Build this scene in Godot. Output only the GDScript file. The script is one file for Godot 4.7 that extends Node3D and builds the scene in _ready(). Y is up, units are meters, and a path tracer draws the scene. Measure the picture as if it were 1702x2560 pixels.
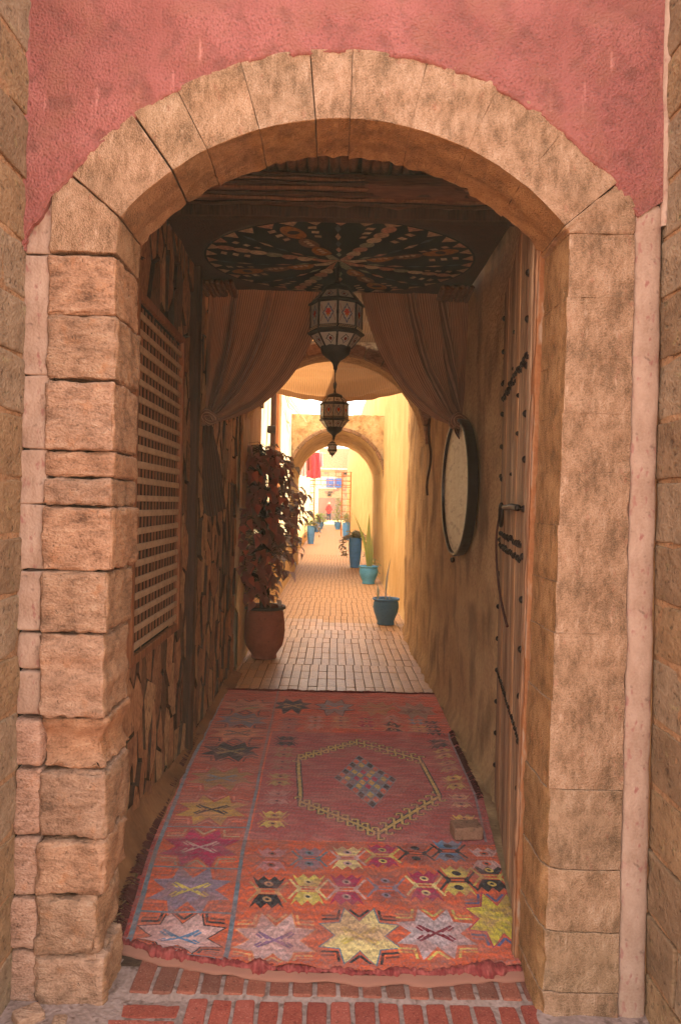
extends Node3D
# An alley seen through a stone archway. x is to the right, y is up, the alley runs towards -z; the viewer's eye is 1.6 m above the floor.

var nz := FastNoiseLite.new()
var rg := RandomNumberGenerator.new()
var MT := {}


# ------------------------------------------------------------------ geometry
class Geo:
	var v := PackedVector3Array()
	var uv := PackedVector2Array()
	var ix := PackedInt32Array()
	var xf := Transform3D()
	var tint = null
	var weld := {}

	func add(p: Vector3, t := Vector2.ZERO) -> int:
		v.append(xf * p)
		uv.append(t)
		return v.size() - 1

	func tri(a: int, b: int, c: int) -> void:   # counter-clockwise seen from outside
		ix.append(a)
		ix.append(c)
		ix.append(b)

	func quad(a: int, b: int, c: int, d: int) -> void:
		tri(a, b, c)
		tri(a, c, d)

	func flat(a: Vector3, b: Vector3, c: Vector3, d: Vector3, ts := Vector2.ONE) -> void:
		quad(add(a, Vector2(0, ts.y)), add(b, ts), add(c, Vector2(ts.x, 0)), add(d, Vector2.ZERO))

	func grid(nu: int, nv: int, f: Callable, ts := Vector2.ONE, turn := false) -> void:
		var at := v.size()
		for j in nv + 1:
			for i in nu + 1:
				var a := float(i) / nu
				var b := float(j) / nv
				add(f.call(a, b), Vector2(a, b) * ts)
		for j in nv:
			for i in nu:
				var k := at + j * (nu + 1) + i
				if turn:
					quad(k, k + nu + 1, k + nu + 2, k + 1)
				else:
					quad(k, k + 1, k + nu + 2, k + nu + 1)

	func box(c: Vector3, s: Vector3) -> void:
		var h := s / 2
		for a in 3:
			var b := (a + 1) % 3
			var d := (a + 2) % 3
			for w in [-1.0, 1.0]:
				var q := []
				for k in [[-1, -1], [1, -1], [1, 1], [-1, 1]]:
					var p := Vector3.ZERO
					p[a] = h[a] * w
					p[b] = h[b] * k[0] * w
					p[d] = h[d] * k[1]
					q.append(c + p)
				var ts := Vector2(s[b], s[d])
				flat(q[0], q[1], q[2], q[3], ts)

	func out_quad(a: int, b: int, c: int, d: int, mid: Vector3) -> void:
		var n := (v[b] - v[a]).cross(v[c] - v[a])
		if n.dot((v[a] + v[c]) / 2 - mid) < 0:
			quad(d, c, b, a)
		else:
			quad(a, b, c, d)

	func cbox(c: Vector3, s: Vector3, ch: float) -> void:   # a box with chamfered edges, 44 triangles
		var h := s / 2
		var at := v.size()
		for k in 8:
			var sg := Vector3(1 if k & 1 else -1, 1 if k & 2 else -1, 1 if k & 4 else -1)
			for a in 3:
				var p := sg * (h - Vector3.ONE * ch)
				p[a] = sg[a] * h[a]
				add(c + p, Vector2(p[(a + 1) % 3], p[(a + 2) % 3]))
		var mid := xf * c
		for a in 3:
			var b := 1 << ((a + 1) % 3)
			var d := 1 << ((a + 2) % 3)
			for w in 2:
				var k := (1 << a) * w
				out_quad(at + k * 3 + a, at + (k | b) * 3 + a, at + (k | b | d) * 3 + a, at + (k | d) * 3 + a, mid)
				for w2 in 2:   # edge between face a and face a+1, along a+2
					var e := k | (b * w2)
					var a2 := (a + 1) % 3
					out_quad(at + e * 3 + a, at + (e | d) * 3 + a, at + (e | d) * 3 + a2, at + e * 3 + a2, mid)
		for k in 8:
			var n := (v[at + k * 3 + 1] - v[at + k * 3]).cross(v[at + k * 3 + 2] - v[at + k * 3])
			if n.dot(v[at + k * 3] - mid) < 0:
				tri(at + k * 3, at + k * 3 + 2, at + k * 3 + 1)
			else:
				tri(at + k * 3, at + k * 3 + 1, at + k * 3 + 2)

	func steps(h: float, r: float, step: float) -> Array:
		var l := [-h, -h + r * 0.3, -h + r]
		var m := maxi(1, int((2 * h - 2 * r) / step))
		for i in range(1, m):
			l.append(-h + r + (2 * h - 2 * r) * i / m)
		l.append_array([h - r, h - r * 0.3, h])
		return l

	func block(s: Vector3, r: float, step: float, push: Callable, put: Callable) -> void:   # a rounded, uneven block: push(p, outward) moves a point, put(p) lays it in the world
		var h := s / 2
		r = minf(r, minf(h.x, minf(h.y, h.z)) * 0.9)
		var l := [steps(h.x, r, step), steps(h.y, r, step), steps(h.z, r, step)]
		var inner := h - Vector3.ONE * r
		for a in 3:
			var b := (a + 1) % 3
			var c := (a + 2) % 3
			for w in [-1.0, 1.0]:
				var ids := []
				for j in l[c]:
					for i in l[b]:
						var p := Vector3.ZERO
						p[a] = h[a] * w
						p[b] = i
						p[c] = j
						var key := Vector3i((p * 20000).round())
						if not weld.has(key):
							var q := p.clamp(-inner, inner)
							var dir := (p - q).normalized()
							weld[key] = add(put.call(push.call(q + dir * r, dir)), Vector2(p[b], p[c]))
						ids.append(weld[key])
				var nb: int = l[b].size()
				for j in l[c].size() - 1:
					for i in nb - 1:
						var k = j * nb + i
						if w > 0:
							quad(ids[k], ids[k + 1], ids[k + nb + 1], ids[k + nb])
						else:
							quad(ids[k], ids[k + nb], ids[k + nb + 1], ids[k + 1])
		weld.clear()

	func tube(pts: Array, r, sides := 6, ts := Vector2.ONE) -> void:
		var at := v.size()
		var n := pts.size()
		var side := Vector3.ZERO
		for i in n:
			var t: Vector3 = (pts[mini(i + 1, n - 1)] - pts[maxi(i - 1, 0)]).normalized()
			if side == Vector3.ZERO:
				side = t.cross(Vector3.UP if absf(t.y) < 0.9 else Vector3.RIGHT).normalized()
			side = (side - t * side.dot(t)).normalized()
			var other := t.cross(side)
			var rad: float = r[i] if r is Array else r
			for k in sides + 1:
				var a := TAU * k / sides
				add(pts[i] + (side * cos(a) + other * sin(a)) * rad, Vector2(float(k) / sides, float(i) / (n - 1)) * ts)
		for i in n - 1:
			for k in sides:
				var q := at + i * (sides + 1) + k
				quad(q, q + 1, q + sides + 2, q + sides + 1)
		for e in [0, n - 1]:
			var m := add(pts[e])
			for k in sides:
				var q: int = at + e * (sides + 1) + k
				if e == 0:
					tri(m, q + 1, q)
				else:
					tri(m, q, q + 1)

	func lathe(prof: Array, sides: int, c := Vector3.ZERO, phase := 0.0, hard := false, wob = null) -> void:
		var at := v.size()
		if not hard:
			for i in prof.size():
				for k in sides + 1:
					var a := phase + TAU * (k % sides) / sides
					var rad: float = prof[i].x
					if wob != null:
						rad += wob.call(a, prof[i].y)
					add(c + Vector3(cos(a) * rad, prof[i].y, sin(a) * rad), Vector2(float(k) / sides, float(i) / (prof.size() - 1)))
			for i in prof.size() - 1:
				for k in sides:
					var q := at + i * (sides + 1) + k
					quad(q, q + sides + 1, q + sides + 2, q + 1)
		else:
			for i in prof.size() - 1:
				for k in sides:
					var a := phase + TAU * k / sides
					var b := phase + TAU * (k + 1) / sides
					var p: Vector2 = prof[i]
					var q: Vector2 = prof[i + 1]
					flat(c + Vector3(cos(b) * p.x, p.y, sin(b) * p.x), c + Vector3(cos(a) * p.x, p.y, sin(a) * p.x), c + Vector3(cos(a) * q.x, q.y, sin(a) * q.x), c + Vector3(cos(b) * q.x, q.y, sin(b) * q.x))

	func prism(poly: PackedVector2Array, depth: float, put: Callable) -> void:   # put(x, y, d): d 0 at the back, depth at the front
		var n := poly.size()
		var t := Geometry2D.triangulate_polygon(poly)
		if t.is_empty():
			return
		var f := []
		for p in poly:
			f.append(add(put.call(p.x, p.y, depth), p))
		for i in range(0, t.size(), 3):
			var a := poly[t[i]]
			var cw := (poly[t[i + 1]] - a).cross(poly[t[i + 2]] - a)
			if cw > 0:
				tri(f[t[i]], f[t[i + 1]], f[t[i + 2]])
			else:
				tri(f[t[i]], f[t[i + 2]], f[t[i + 1]])
		var ccw := not Geometry2D.is_polygon_clockwise(poly)
		for i in n:
			var p := poly[i]
			var q := poly[(i + 1) % n]
			if not ccw:
				var s := p
				p = q
				q = s
			flat(put.call(p.x, p.y, 0.0), put.call(q.x, q.y, 0.0), put.call(q.x, q.y, depth), put.call(p.x, p.y, depth))

	func mesh() -> ArrayMesh:
		var n := PackedVector3Array()
		n.resize(v.size())
		for i in range(0, ix.size(), 3):
			var a := v[ix[i]]
			var c := (v[ix[i + 2]] - a).cross(v[ix[i + 1]] - a)
			n[ix[i]] += c
			n[ix[i + 1]] += c
			n[ix[i + 2]] += c
		for i in n.size():
			n[i] = n[i].normalized() if n[i].length_squared() > 0 else Vector3.UP
		var arr := []
		arr.resize(Mesh.ARRAY_MAX)
		arr[Mesh.ARRAY_VERTEX] = v
		arr[Mesh.ARRAY_NORMAL] = n
		arr[Mesh.ARRAY_TEX_UV] = uv
		if tint != null:
			var c := PackedColorArray()
			for i in v.size():
				c.append(tint.call(v[i], n[i]))
			arr[Mesh.ARRAY_COLOR] = c
		arr[Mesh.ARRAY_INDEX] = ix
		var m := ArrayMesh.new()
		m.add_surface_from_arrays(Mesh.PRIMITIVE_TRIANGLES, arr)
		return m


# ------------------------------------------------------------------ flat print: a canvas for woven and painted patterns
class Canvas:
	var w: int
	var h: int
	var d := PackedByteArray()

	func _init(ww: int, hh: int, c: Color) -> void:
		w = ww
		h = hh
		d.resize(w * h * 3)
		for i in w * h:
			d[i * 3] = c.r8
			d[i * 3 + 1] = c.g8
			d[i * 3 + 2] = c.b8

	func row(y: int, x0: int, x1: int, c: Color) -> void:
		if y < 0 or y >= h:
			return
		for x in range(maxi(x0, 0), mini(x1, w)):
			var k := (y * w + x) * 3
			d[k] = c.r8
			d[k + 1] = c.g8
			d[k + 2] = c.b8

	func poly(p: Array, c: Color) -> void:
		var lo := 1e9
		var hi := -1e9
		for q in p:
			lo = minf(lo, q.y)
			hi = maxf(hi, q.y)
		for y in range(maxi(0, int(lo)), mini(h, int(hi) + 1)):
			var xs := []
			var yy := y + 0.5
			for i in p.size():
				var a: Vector2 = p[i]
				var b: Vector2 = p[(i + 1) % p.size()]
				if (a.y <= yy) != (b.y <= yy):
					xs.append(a.x + (b.x - a.x) * (yy - a.y) / (b.y - a.y))
			xs.sort()
			for i in range(0, xs.size() - 1, 2):
				row(y, int(round(xs[i])), int(round(xs[i + 1])), c)

	func line(a: Vector2, b: Vector2, t: float, c: Color) -> void:
		var n := (b - a).orthogonal().normalized() * t / 2
		poly([a + n, b + n, b - n, a - n], c)

	func ellipse(c: Vector2, r: Vector2, turn: float, col: Color) -> void:
		var p := []
		for k in 20:
			p.append(c + Vector2(cos(TAU * k / 20) * r.x, sin(TAU * k / 20) * r.y).rotated(turn))
		poly(p, col)

	func texture() -> ImageTexture:
		return ImageTexture.create_from_image(Image.create_from_data(w, h, false, Image.FORMAT_RGB8, d))


func noise_bytes(sd: int, freq: float, size: int, sx := 1, sy := 1, kind := FastNoiseLite.TYPE_SIMPLEX_SMOOTH) -> PackedByteArray:
	var n := FastNoiseLite.new()
	n.seed = sd
	n.noise_type = kind
	n.frequency = freq
	n.fractal_octaves = 4
	if kind == FastNoiseLite.TYPE_CELLULAR:
		n.fractal_type = FastNoiseLite.FRACTAL_NONE
	var im := n.get_seamless_image(size / sx, size / sy)
	im.convert(Image.FORMAT_L8)
	if sx > 1 or sy > 1:
		im.resize(size, size, Image.INTERPOLATE_CUBIC)
	return im.get_data()


# o: m = metres a repeat, ramp = colours from low to high, layers = [[seed, frequency, weight, stretch x, stretch y]], spots = [[seed, frequency, from, colour, share]]
func surface(o: Dictionary) -> StandardMaterial3D:
	var size: int = o.get("size", 512)
	var n := size * size
	var sum := PackedFloat32Array()
	sum.resize(n)
	for l in o.layers:
		var b := noise_bytes(l[0], l[1], size, l[4] if l.size() > 4 else 1, l[3] if l.size() > 3 else 1)
		var w: float = l[2] / 255.0
		for i in n:
			sum[i] += (b[i] - 128.0) * w
	var ramp := Gradient.new()
	ramp.interpolation_color_space = Gradient.GRADIENT_COLOR_SPACE_LINEAR_SRGB
	var cs: Array = o.ramp
	var offs := PackedFloat32Array()
	var cols := PackedColorArray()
	for i in cs.size():
		offs.append(float(i) / (cs.size() - 1))
		cols.append(cs[i])
	ramp.offsets = offs
	ramp.colors = cols
	var table := []
	for i in 256:
		table.append(ramp.sample(i / 255.0))
	var rgb := PackedByteArray()
	rgb.resize(n * 3)
	var high := PackedByteArray()
	high.resize(n)
	var spots := []
	for s in o.get("spots", []):
		spots.append([noise_bytes(s[0], s[1], size, s[6] if s.size() > 6 else 1, s[5] if s.size() > 5 else 1), s[2] * 255.0, s[3], s[4], s[7] if s.size() > 7 else 40.0])
	for i in n:
		var t := clampf(0.5 + sum[i], 0, 1)
		var c: Color = table[int(t * 255)]
		var z := t
		for s in spots:
			var over: float = (s[0][i] - s[1]) / s[4]
			if over > 0:
				var k: float = minf(over, 1.0) * s[3]
				c = c.lerp(s[2], k)
				z -= k * 0.35 if s[2].v < 0.5 else 0.0
		rgb[i * 3] = c.r8
		rgb[i * 3 + 1] = c.g8
		rgb[i * 3 + 2] = c.b8
		high[i] = int(clampf(z, 0, 1) * 255)
	var m := StandardMaterial3D.new()
	m.albedo_texture = ImageTexture.create_from_image(Image.create_from_data(size, size, false, Image.FORMAT_RGB8, rgb))
	if o.get("bump", 0.0) > 0:
		var hm := Image.create_from_data(size, size, false, Image.FORMAT_L8, high)
		hm.convert(Image.FORMAT_RGBA8)
		hm.bump_map_to_normal_map(o.bump)
		m.normal_enabled = true
		m.normal_texture = ImageTexture.create_from_image(hm)
	m.roughness = o.get("rough", 0.9)
	m.metallic_specular = o.get("spec", 0.3)
	if not o.get("uv", false):
		m.uv1_triplanar = true
		m.uv1_world_triplanar = o.get("world", true)
		var s: float = 1.0 / o.m
		m.uv1_scale = Vector3(s, s, s)
	else:
		m.uv1_scale = Vector3(1, 1, 1) / o.m
	m.vertex_color_use_as_albedo = o.get("vc", false)
	return m


func tinted(m: StandardMaterial3D, c: Color, shift := Vector3.ZERO) -> StandardMaterial3D:
	var t: StandardMaterial3D = m.duplicate()
	t.albedo_color = c
	t.uv1_offset = shift
	return t


func plain(c: Color, rough := 0.8, metal := 0.0) -> StandardMaterial3D:
	var m := StandardMaterial3D.new()
	m.albedo_color = c
	m.roughness = rough
	m.metallic = metal
	m.metallic_specular = 0.35
	return m


# ------------------------------------------------------------------ things and parts
func thing(called: String, label: String, category: String, at := Vector3.ZERO, group := "") -> Node3D:
	var o := Node3D.new()
	o.name = called
	o.position = at
	add_child(o, true)
	return tag(o, label, category, group)


func tag(o: Node3D, label: String, category: String, group := "") -> Node3D:
	o.set_meta("label", label)
	o.set_meta("category", category)
	o.set_meta("kind", "thing")
	if group:
		o.set_meta("group", group)
	return o


func part(called: String, g, m: Material, parent: Node3D = self) -> MeshInstance3D:
	var o := MeshInstance3D.new()
	o.name = called
	o.mesh = g.mesh() if g is Geo else g
	o.material_override = m
	parent.add_child(o, true)
	return o


func struct(called: String, g: Geo, m: Material) -> MeshInstance3D:
	var o := part(called, g, m)
	o.set_meta("kind", "structure")
	return o


func stuff(called: String, g: Geo, m: Material, parent: Node3D) -> MeshInstance3D:
	var o := part(called, g, m, parent)
	o.set_meta("kind", "stuff")
	return o


func nn(p: Vector3, f: float) -> float:
	return nz.get_noise_3dv(p * f)


func R(a: float, b: float) -> float:
	return rg.randf_range(a, b)


# ------------------------------------------------------------------ the scene
func _ready() -> void:
	nz.noise_type = FastNoiseLite.TYPE_SIMPLEX_SMOOTH
	nz.frequency = 1.0
	nz.fractal_octaves = 3
	nz.seed = 11
	rg.seed = 2024
	view_and_light()
	materials()
	ground()
	gateway()
	court_walls()
	tunnel()
	alley_walls()
	far_end()
	rug()
	door()
	ceiling()
	curtains()
	lanterns()
	pots()
	small_things()


func view_and_light() -> void:
	var cam := Camera3D.new()
	cam.name = "camera"
	add_child(cam)
	cam.position = Vector3(0, 1.6, 0)
	cam.rotation.z = deg_to_rad(1.2)
	var px := 0.05 / 760.0
	cam.set_frustum(1024 * px, Vector2(8, -8) * px, 0.05, 300.0)
	cam.current = true
	var we := WorldEnvironment.new()
	we.name = "surroundings"
	var env := Environment.new()
	env.background_mode = Environment.BG_SKY
	var sky := Sky.new()
	var sm := ProceduralSkyMaterial.new()
	sm.sky_top_color = Color(0.72, 0.75, 0.80)
	sm.sky_horizon_color = Color(1.0, 0.96, 0.90)
	sm.sky_curve = 0.2
	sm.ground_horizon_color = Color(0.80, 0.66, 0.52)
	sm.ground_bottom_color = Color(0.55, 0.42, 0.32)
	sky.sky_material = sm
	env.sky = sky
	env.background_energy_multiplier = 1.4
	env.tonemap_mode = Environment.TONE_MAPPER_LINEAR
	env.tonemap_exposure = 4.7
	env.sdfgi_enabled = true
	env.ssao_enabled = true
	env.ssil_enabled = true
	env.fog_enabled = true
	env.fog_density = 0.0034
	env.fog_light_color = Color(1.0, 0.92, 0.78)
	we.environment = env
	add_child(we)
	var sun := DirectionalLight3D.new()
	sun.name = "sun"
	add_child(sun)
	sun.look_at_from_position(Vector3.ZERO, -Vector3(0.40, 0.905, -0.12), Vector3.UP)
	sun.light_energy = 1.6
	sun.light_color = Color(1.0, 0.93, 0.80)
	sun.light_angular_distance = 0.5
	sun.shadow_enabled = true


func materials() -> void:
	var stone := surface({"m": 0.7, "ramp": [Color(0.44, 0.32, 0.25), Color(0.62, 0.47, 0.37), Color(0.74, 0.57, 0.46), Color(0.82, 0.65, 0.53), Color(0.88, 0.74, 0.62)], "layers": [[3, 0.006, 0.40], [4, 0.025, 0.50, 1, 2], [2, 0.07, 0.55, 1, 3], [5, 0.22, 0.60, 1, 2]], "spots": [[6, 0.14, 0.68, Color(0.34, 0.25, 0.19), 0.55, 1, 2, 60.0], [7, 0.02, 0.66, Color(0.82, 0.54, 0.36), 0.45, 1, 1, 80.0], [8, 0.07, 0.80, Color(0.24, 0.17, 0.13), 0.7, 1, 1, 30.0]], "bump": 4.2, "rough": 0.95, "vc": true})
	MT.stone = []
	for k in 5:
		var t := [Color(0.81, 0.79, 0.78), Color(0.77, 0.75, 0.73), Color(0.81, 0.77, 0.74), Color(0.75, 0.73, 0.72), Color(0.82, 0.76, 0.71)][k] as Color
		MT.stone.append(tinted(stone, t, Vector3(0.13, 0.31, 0.57) * k))
	var arch := surface({"m": 0.75, "ramp": [Color(0.42, 0.33, 0.25), Color(0.58, 0.45, 0.34), Color(0.72, 0.57, 0.45), Color(0.80, 0.65, 0.53), Color(0.88, 0.75, 0.64)], "layers": [[13, 0.006, 0.40], [14, 0.022, 0.45, 2, 1], [12, 0.06, 0.38, 2, 1], [15, 0.22, 0.70]], "spots": [[16, 0.16, 0.68, Color(0.34, 0.27, 0.20), 0.5, 1, 1, 60.0], [17, 0.05, 0.76, Color(0.95, 0.82, 0.71), 0.5, 4, 1, 50.0], [18, 0.03, 0.76, Color(0.68, 0.38, 0.32), 0.4, 2, 1, 60.0]], "bump": 3.6, "rough": 0.95, "vc": true})
	MT.arch = []
	for k in 4:
		MT.arch.append(tinted(arch, [Color(0.81, 0.78, 0.76), Color(0.79, 0.77, 0.74), Color(0.81, 0.78, 0.75), Color(0.78, 0.76, 0.74)][k], Vector3(0.37, 0.21, 0.43) * k))
	MT.pink = surface({"m": 1.3, "ramp": [Color(0.46, 0.25, 0.22), Color(0.52, 0.29, 0.26), Color(0.57, 0.33, 0.30), Color(0.62, 0.39, 0.35)], "layers": [[23, 0.006, 0.6], [24, 0.02, 0.3], [25, 0.25, 0.5]], "spots": [[26, 0.20, 0.62, Color(0.30, 0.17, 0.15), 0.6, 1, 1, 60.0], [27, 0.012, 0.50, Color(0.52, 0.32, 0.26), 0.65, 1, 1, 90.0], [29, 0.02, 0.58, Color(0.38, 0.22, 0.19), 0.6, 1, 1, 90.0], [28, 0.03, 0.84, Color(0.88, 0.62, 0.56), 0.5, 5, 1]], "bump": 3.5, "rough": 0.92})
	MT.whitewash = surface({"m": 0.8, "ramp": [Color(0.48, 0.36, 0.29), Color(0.60, 0.47, 0.39), Color(0.67, 0.54, 0.46), Color(0.72, 0.61, 0.53)], "layers": [[33, 0.01, 0.5], [34, 0.05, 0.3, 3, 1], [35, 0.14, 0.3]], "spots": [[36, 0.045, 0.70, Color(0.52, 0.28, 0.26), 0.6, 2, 1], [37, 0.03, 0.76, Color(0.36, 0.26, 0.22), 0.6]], "bump": 3.0, "rough": 0.9})
	MT.lower_stone = tinted(stone, Color(0.82, 0.79, 0.80), Vector3(0.7, 0.2, 0.4))
	MT.block = []
	var blk := surface({"m": 1.0, "ramp": [Color(0.42, 0.32, 0.24), Color(0.58, 0.46, 0.35), Color(0.67, 0.54, 0.42), Color(0.75, 0.64, 0.52)], "layers": [[43, 0.012, 0.5], [44, 0.05, 0.4], [45, 0.15, 0.4]], "spots": [[46, 0.03, 0.72, Color(0.74, 0.68, 0.46), 0.45], [47, 0.06, 0.7, Color(0.26, 0.19, 0.14), 0.6]], "bump": 5.0, "rough": 0.95})
	for k in 3:
		MT.block.append(tinted(blk, [Color(0.84, 0.84, 0.84), Color(0.77, 0.74, 0.71), Color(0.84, 0.80, 0.74)][k], Vector3(0.2, 0.4, 0.7) * k))
	MT.mortar = tinted(MT.block[0], Color(0.92, 0.84, 0.77), Vector3(0.5, 0.1, 0.2))
	MT.ochre = surface({"m": 2.2, "ramp": [Color(0.58, 0.45, 0.32), Color(0.72, 0.57, 0.41), Color(0.80, 0.66, 0.48), Color(0.85, 0.73, 0.55)], "layers": [[53, 0.008, 0.4, 1, 1], [54, 0.02, 0.25, 3, 1], [55, 0.12, 0.5]], "spots": [[56, 0.012, 0.5, Color(0.44, 0.33, 0.23), 0.6, 2, 1, 90.0], [57, 0.07, 0.74, Color(0.36, 0.26, 0.18), 0.5]], "bump": 2.5, "rough": 0.9})  # right wall plaster darkened for passage shade and soot; cream is its lit copy
	MT.cream = surface({"m": 3.0, "ramp": [Color(0.70, 0.55, 0.37), Color(0.80, 0.67, 0.47), Color(0.86, 0.74, 0.54), Color(0.90, 0.80, 0.62)], "layers": [[63, 0.008, 0.5, 3, 1], [64, 0.02, 0.35, 4, 1], [65, 0.1, 0.25]], "spots": [[66, 0.02, 0.74, Color(0.62, 0.42, 0.24), 0.6, 4, 1]], "bump": 1.5, "rough": 0.9})
	MT.white = surface({"m": 3.0, "ramp": [Color(0.72, 0.60, 0.46), Color(0.86, 0.79, 0.66), Color(0.90, 0.85, 0.75), Color(0.93, 0.90, 0.82)], "layers": [[73, 0.008, 0.5, 2, 1], [74, 0.03, 0.35, 3, 1], [75, 0.1, 0.25]], "spots": [[76, 0.02, 0.70, Color(0.62, 0.45, 0.30), 0.7, 4, 1]], "bump": 1.5, "rough": 0.9})
	MT.rubble = surface({"m": 1.6, "ramp": [Color(0.46, 0.33, 0.22), Color(0.68, 0.53, 0.37), Color(0.79, 0.65, 0.47), Color(0.86, 0.74, 0.57)], "layers": [[83, 0.02, 0.5], [84, 0.06, 0.5], [85, 0.15, 0.3]], "spots": [[86, 0.07, 0.64, Color(0.40, 0.28, 0.19), 0.6]], "bump": 7.0, "rough": 0.95})
	MT.vault = surface({"m": 1.8, "ramp": [Color(0.56, 0.42, 0.28), Color(0.80, 0.66, 0.47), Color(0.88, 0.76, 0.57), Color(0.92, 0.83, 0.66)], "layers": [[283, 0.012, 0.5], [284, 0.05, 0.5], [285, 0.15, 0.4]], "spots": [[286, 0.02, 0.62, Color(0.62, 0.46, 0.30), 0.6, 1, 1, 60.0]], "bump": 5.0, "rough": 0.95, "size": 256})
	var wood := surface({"m": 0.7, "world": false, "ramp": [Color(0.30, 0.18, 0.11), Color(0.48, 0.31, 0.19), Color(0.58, 0.40, 0.26), Color(0.68, 0.50, 0.34)], "layers": [[93, 0.012, 0.4, 1, 1], [94, 0.06, 0.5, 1, 8 if false else 1], [95, 0.04, 0.6, 1, 1]], "spots": [[96, 0.05, 0.68, Color(0.16, 0.10, 0.07), 0.7]], "bump": 3.0, "rough": 0.8})
	var grain := surface({"m": 0.8, "ramp": [Color(0.38, 0.26, 0.19), Color(0.60, 0.45, 0.33), Color(0.72, 0.57, 0.43), Color(0.82, 0.68, 0.54)], "layers": [[97, 0.05, 0.7, 1, 1], [98, 0.012, 0.4], [99, 0.09, 0.4]], "spots": [[100, 0.03, 0.72, Color(0.18, 0.11, 0.07), 0.6]], "bump": 2.5, "rough": 0.65})
	grain.uv1_scale = Vector3(2.2, 0.16, 2.2)
	MT.grain = grain
	wood.uv1_scale = Vector3(3.0, 0.5, 3.0)
	MT.wood = wood
	MT.shard = []
	var chip := tinted(grain, Color.WHITE)
	chip.vertex_color_use_as_albedo = true
	chip.uv1_scale = Vector3(1.7, 0.7, 1.7)
	MT.chip = []
	for k in 6:
		MT.chip.append(tinted(chip, [Color(1.0, 0.88, 0.80), Color(0.76, 0.64, 0.58), Color(1.0, 0.95, 0.88), Color(0.60, 0.49, 0.44), Color(0.90, 0.76, 0.66), Color(0.84, 0.72, 0.66)][k], Vector3(0.37, 0.27, 0.7) * k))
	for k in 5:
		MT.shard.append(tinted(grain, [Color(1.0, 0.95, 0.91), Color(0.86, 0.79, 0.75), Color(1.0, 0.97, 0.92), Color(0.70, 0.62, 0.58), Color(0.95, 0.85, 0.77)][k], Vector3(0.3, 0.17, 0.7) * k))
	MT.plank = []
	for k in 4:
		MT.plank.append(tinted(grain, [Color(0.96, 0.97, 1.0), Color(0.88, 0.87, 0.88), Color(0.78, 0.74, 0.73), Color(1.0, 0.95, 0.9)][k], Vector3(0.31, 0.19, 0.5) * k))
	MT.dark_wood = tinted(grain, Color(0.42, 0.32, 0.29), Vector3(0.4, 0.2, 0.1))
	MT.gap_shade = plain(Color(0.06, 0.04, 0.03), 1.0)  # near-black colour paints the shade in gaps of cladding and lattice
	MT.lattice = surface({"m": 0.5, "ramp": [Color(0.50, 0.37, 0.27), Color(0.68, 0.53, 0.40), Color(0.76, 0.62, 0.48)], "layers": [[271, 0.02, 0.5], [272, 0.1, 0.4]], "bump": 1.0, "rough": 0.75, "size": 256})
	MT.lattice_dark = tinted(grain, Color(0.78, 0.60, 0.50), Vector3(0.6, 0.6, 0.2))
	MT.reed = tinted(grain, Color(0.72, 0.60, 0.55), Vector3(0.2, 0.3, 0.2))
	var log_m := tinted(grain, Color(0.58, 0.44, 0.40))
	log_m.uv1_scale = Vector3(0.25, 2.5, 2.5)
	MT.beam = log_m
	var tile := surface({"m": 0.5, "ramp": [Color(0.58, 0.42, 0.30), Color(0.74, 0.57, 0.41), Color(0.81, 0.65, 0.48), Color(0.86, 0.72, 0.56)], "layers": [[103, 0.012, 0.4], [104, 0.05, 0.4], [105, 0.14, 0.3]], "spots": [[106, 0.03, 0.68, Color(0.42, 0.29, 0.21), 0.6]], "bump": 1.6, "rough": 0.42})
	tile.metallic_specular = 0.5
	MT.tile = []
	for k in 5:
		MT.tile.append(tinted(tile, [Color(1, 1, 1), Color(0.94, 0.91, 0.89), Color(1.0, 0.96, 0.92), Color(0.90, 0.88, 0.87), Color(0.97, 0.94, 0.92)][k], Vector3(0.23, 0.1, 0.61) * k))
	MT.tile_far = tinted(tile, Color(1.0, 0.98, 0.94))
	MT.tile_far.roughness = 0.7
	MT.joint = surface({"m": 0.6, "ramp": [Color(0.18, 0.12, 0.09), Color(0.28, 0.19, 0.14), Color(0.38, 0.27, 0.20)], "layers": [[113, 0.02, 0.5], [114, 0.1, 0.5]], "bump": 2.0, "rough": 0.95, "size": 256})
	MT.brick = []
	var brick := surface({"m": 0.45, "ramp": [Color(0.48, 0.20, 0.16), Color(0.60, 0.28, 0.22), Color(0.67, 0.34, 0.27), Color(0.74, 0.44, 0.36)], "layers": [[123, 0.015, 0.4], [124, 0.06, 0.4], [125, 0.16, 0.4]], "spots": [[126, 0.1, 0.70, Color(0.86, 0.66, 0.56), 0.6], [127, 0.05, 0.72, Color(0.34, 0.15, 0.12), 0.6]], "bump": 3.5, "rough": 0.9})
	for k in 4:
		MT.brick.append(tinted(brick, [Color(0.95, 0.95, 0.95), Color(0.88, 0.83, 0.81), Color(0.95, 0.90, 0.88), Color(0.85, 0.81, 0.81)][k], Vector3(0.3, 0.2, 0.7) * k))
	MT.threshold = []
	for k in 3:
		MT.threshold.append(tinted(brick, [Color(0.80, 0.90, 0.88), Color(0.72, 0.86, 0.86), Color(0.86, 0.96, 0.92)][k], Vector3(0.5, 0.8, 0.3) * k))
	MT.grout = surface({"m": 0.5, "ramp": [Color(0.42, 0.33, 0.29), Color(0.56, 0.45, 0.40), Color(0.65, 0.54, 0.49)], "layers": [[133, 0.02, 0.5], [134, 0.1, 0.5]], "spots": [[135, 0.04, 0.68, Color(0.33, 0.24, 0.20), 0.6]], "bump": 3.0, "rough": 0.95, "size": 256})
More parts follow.
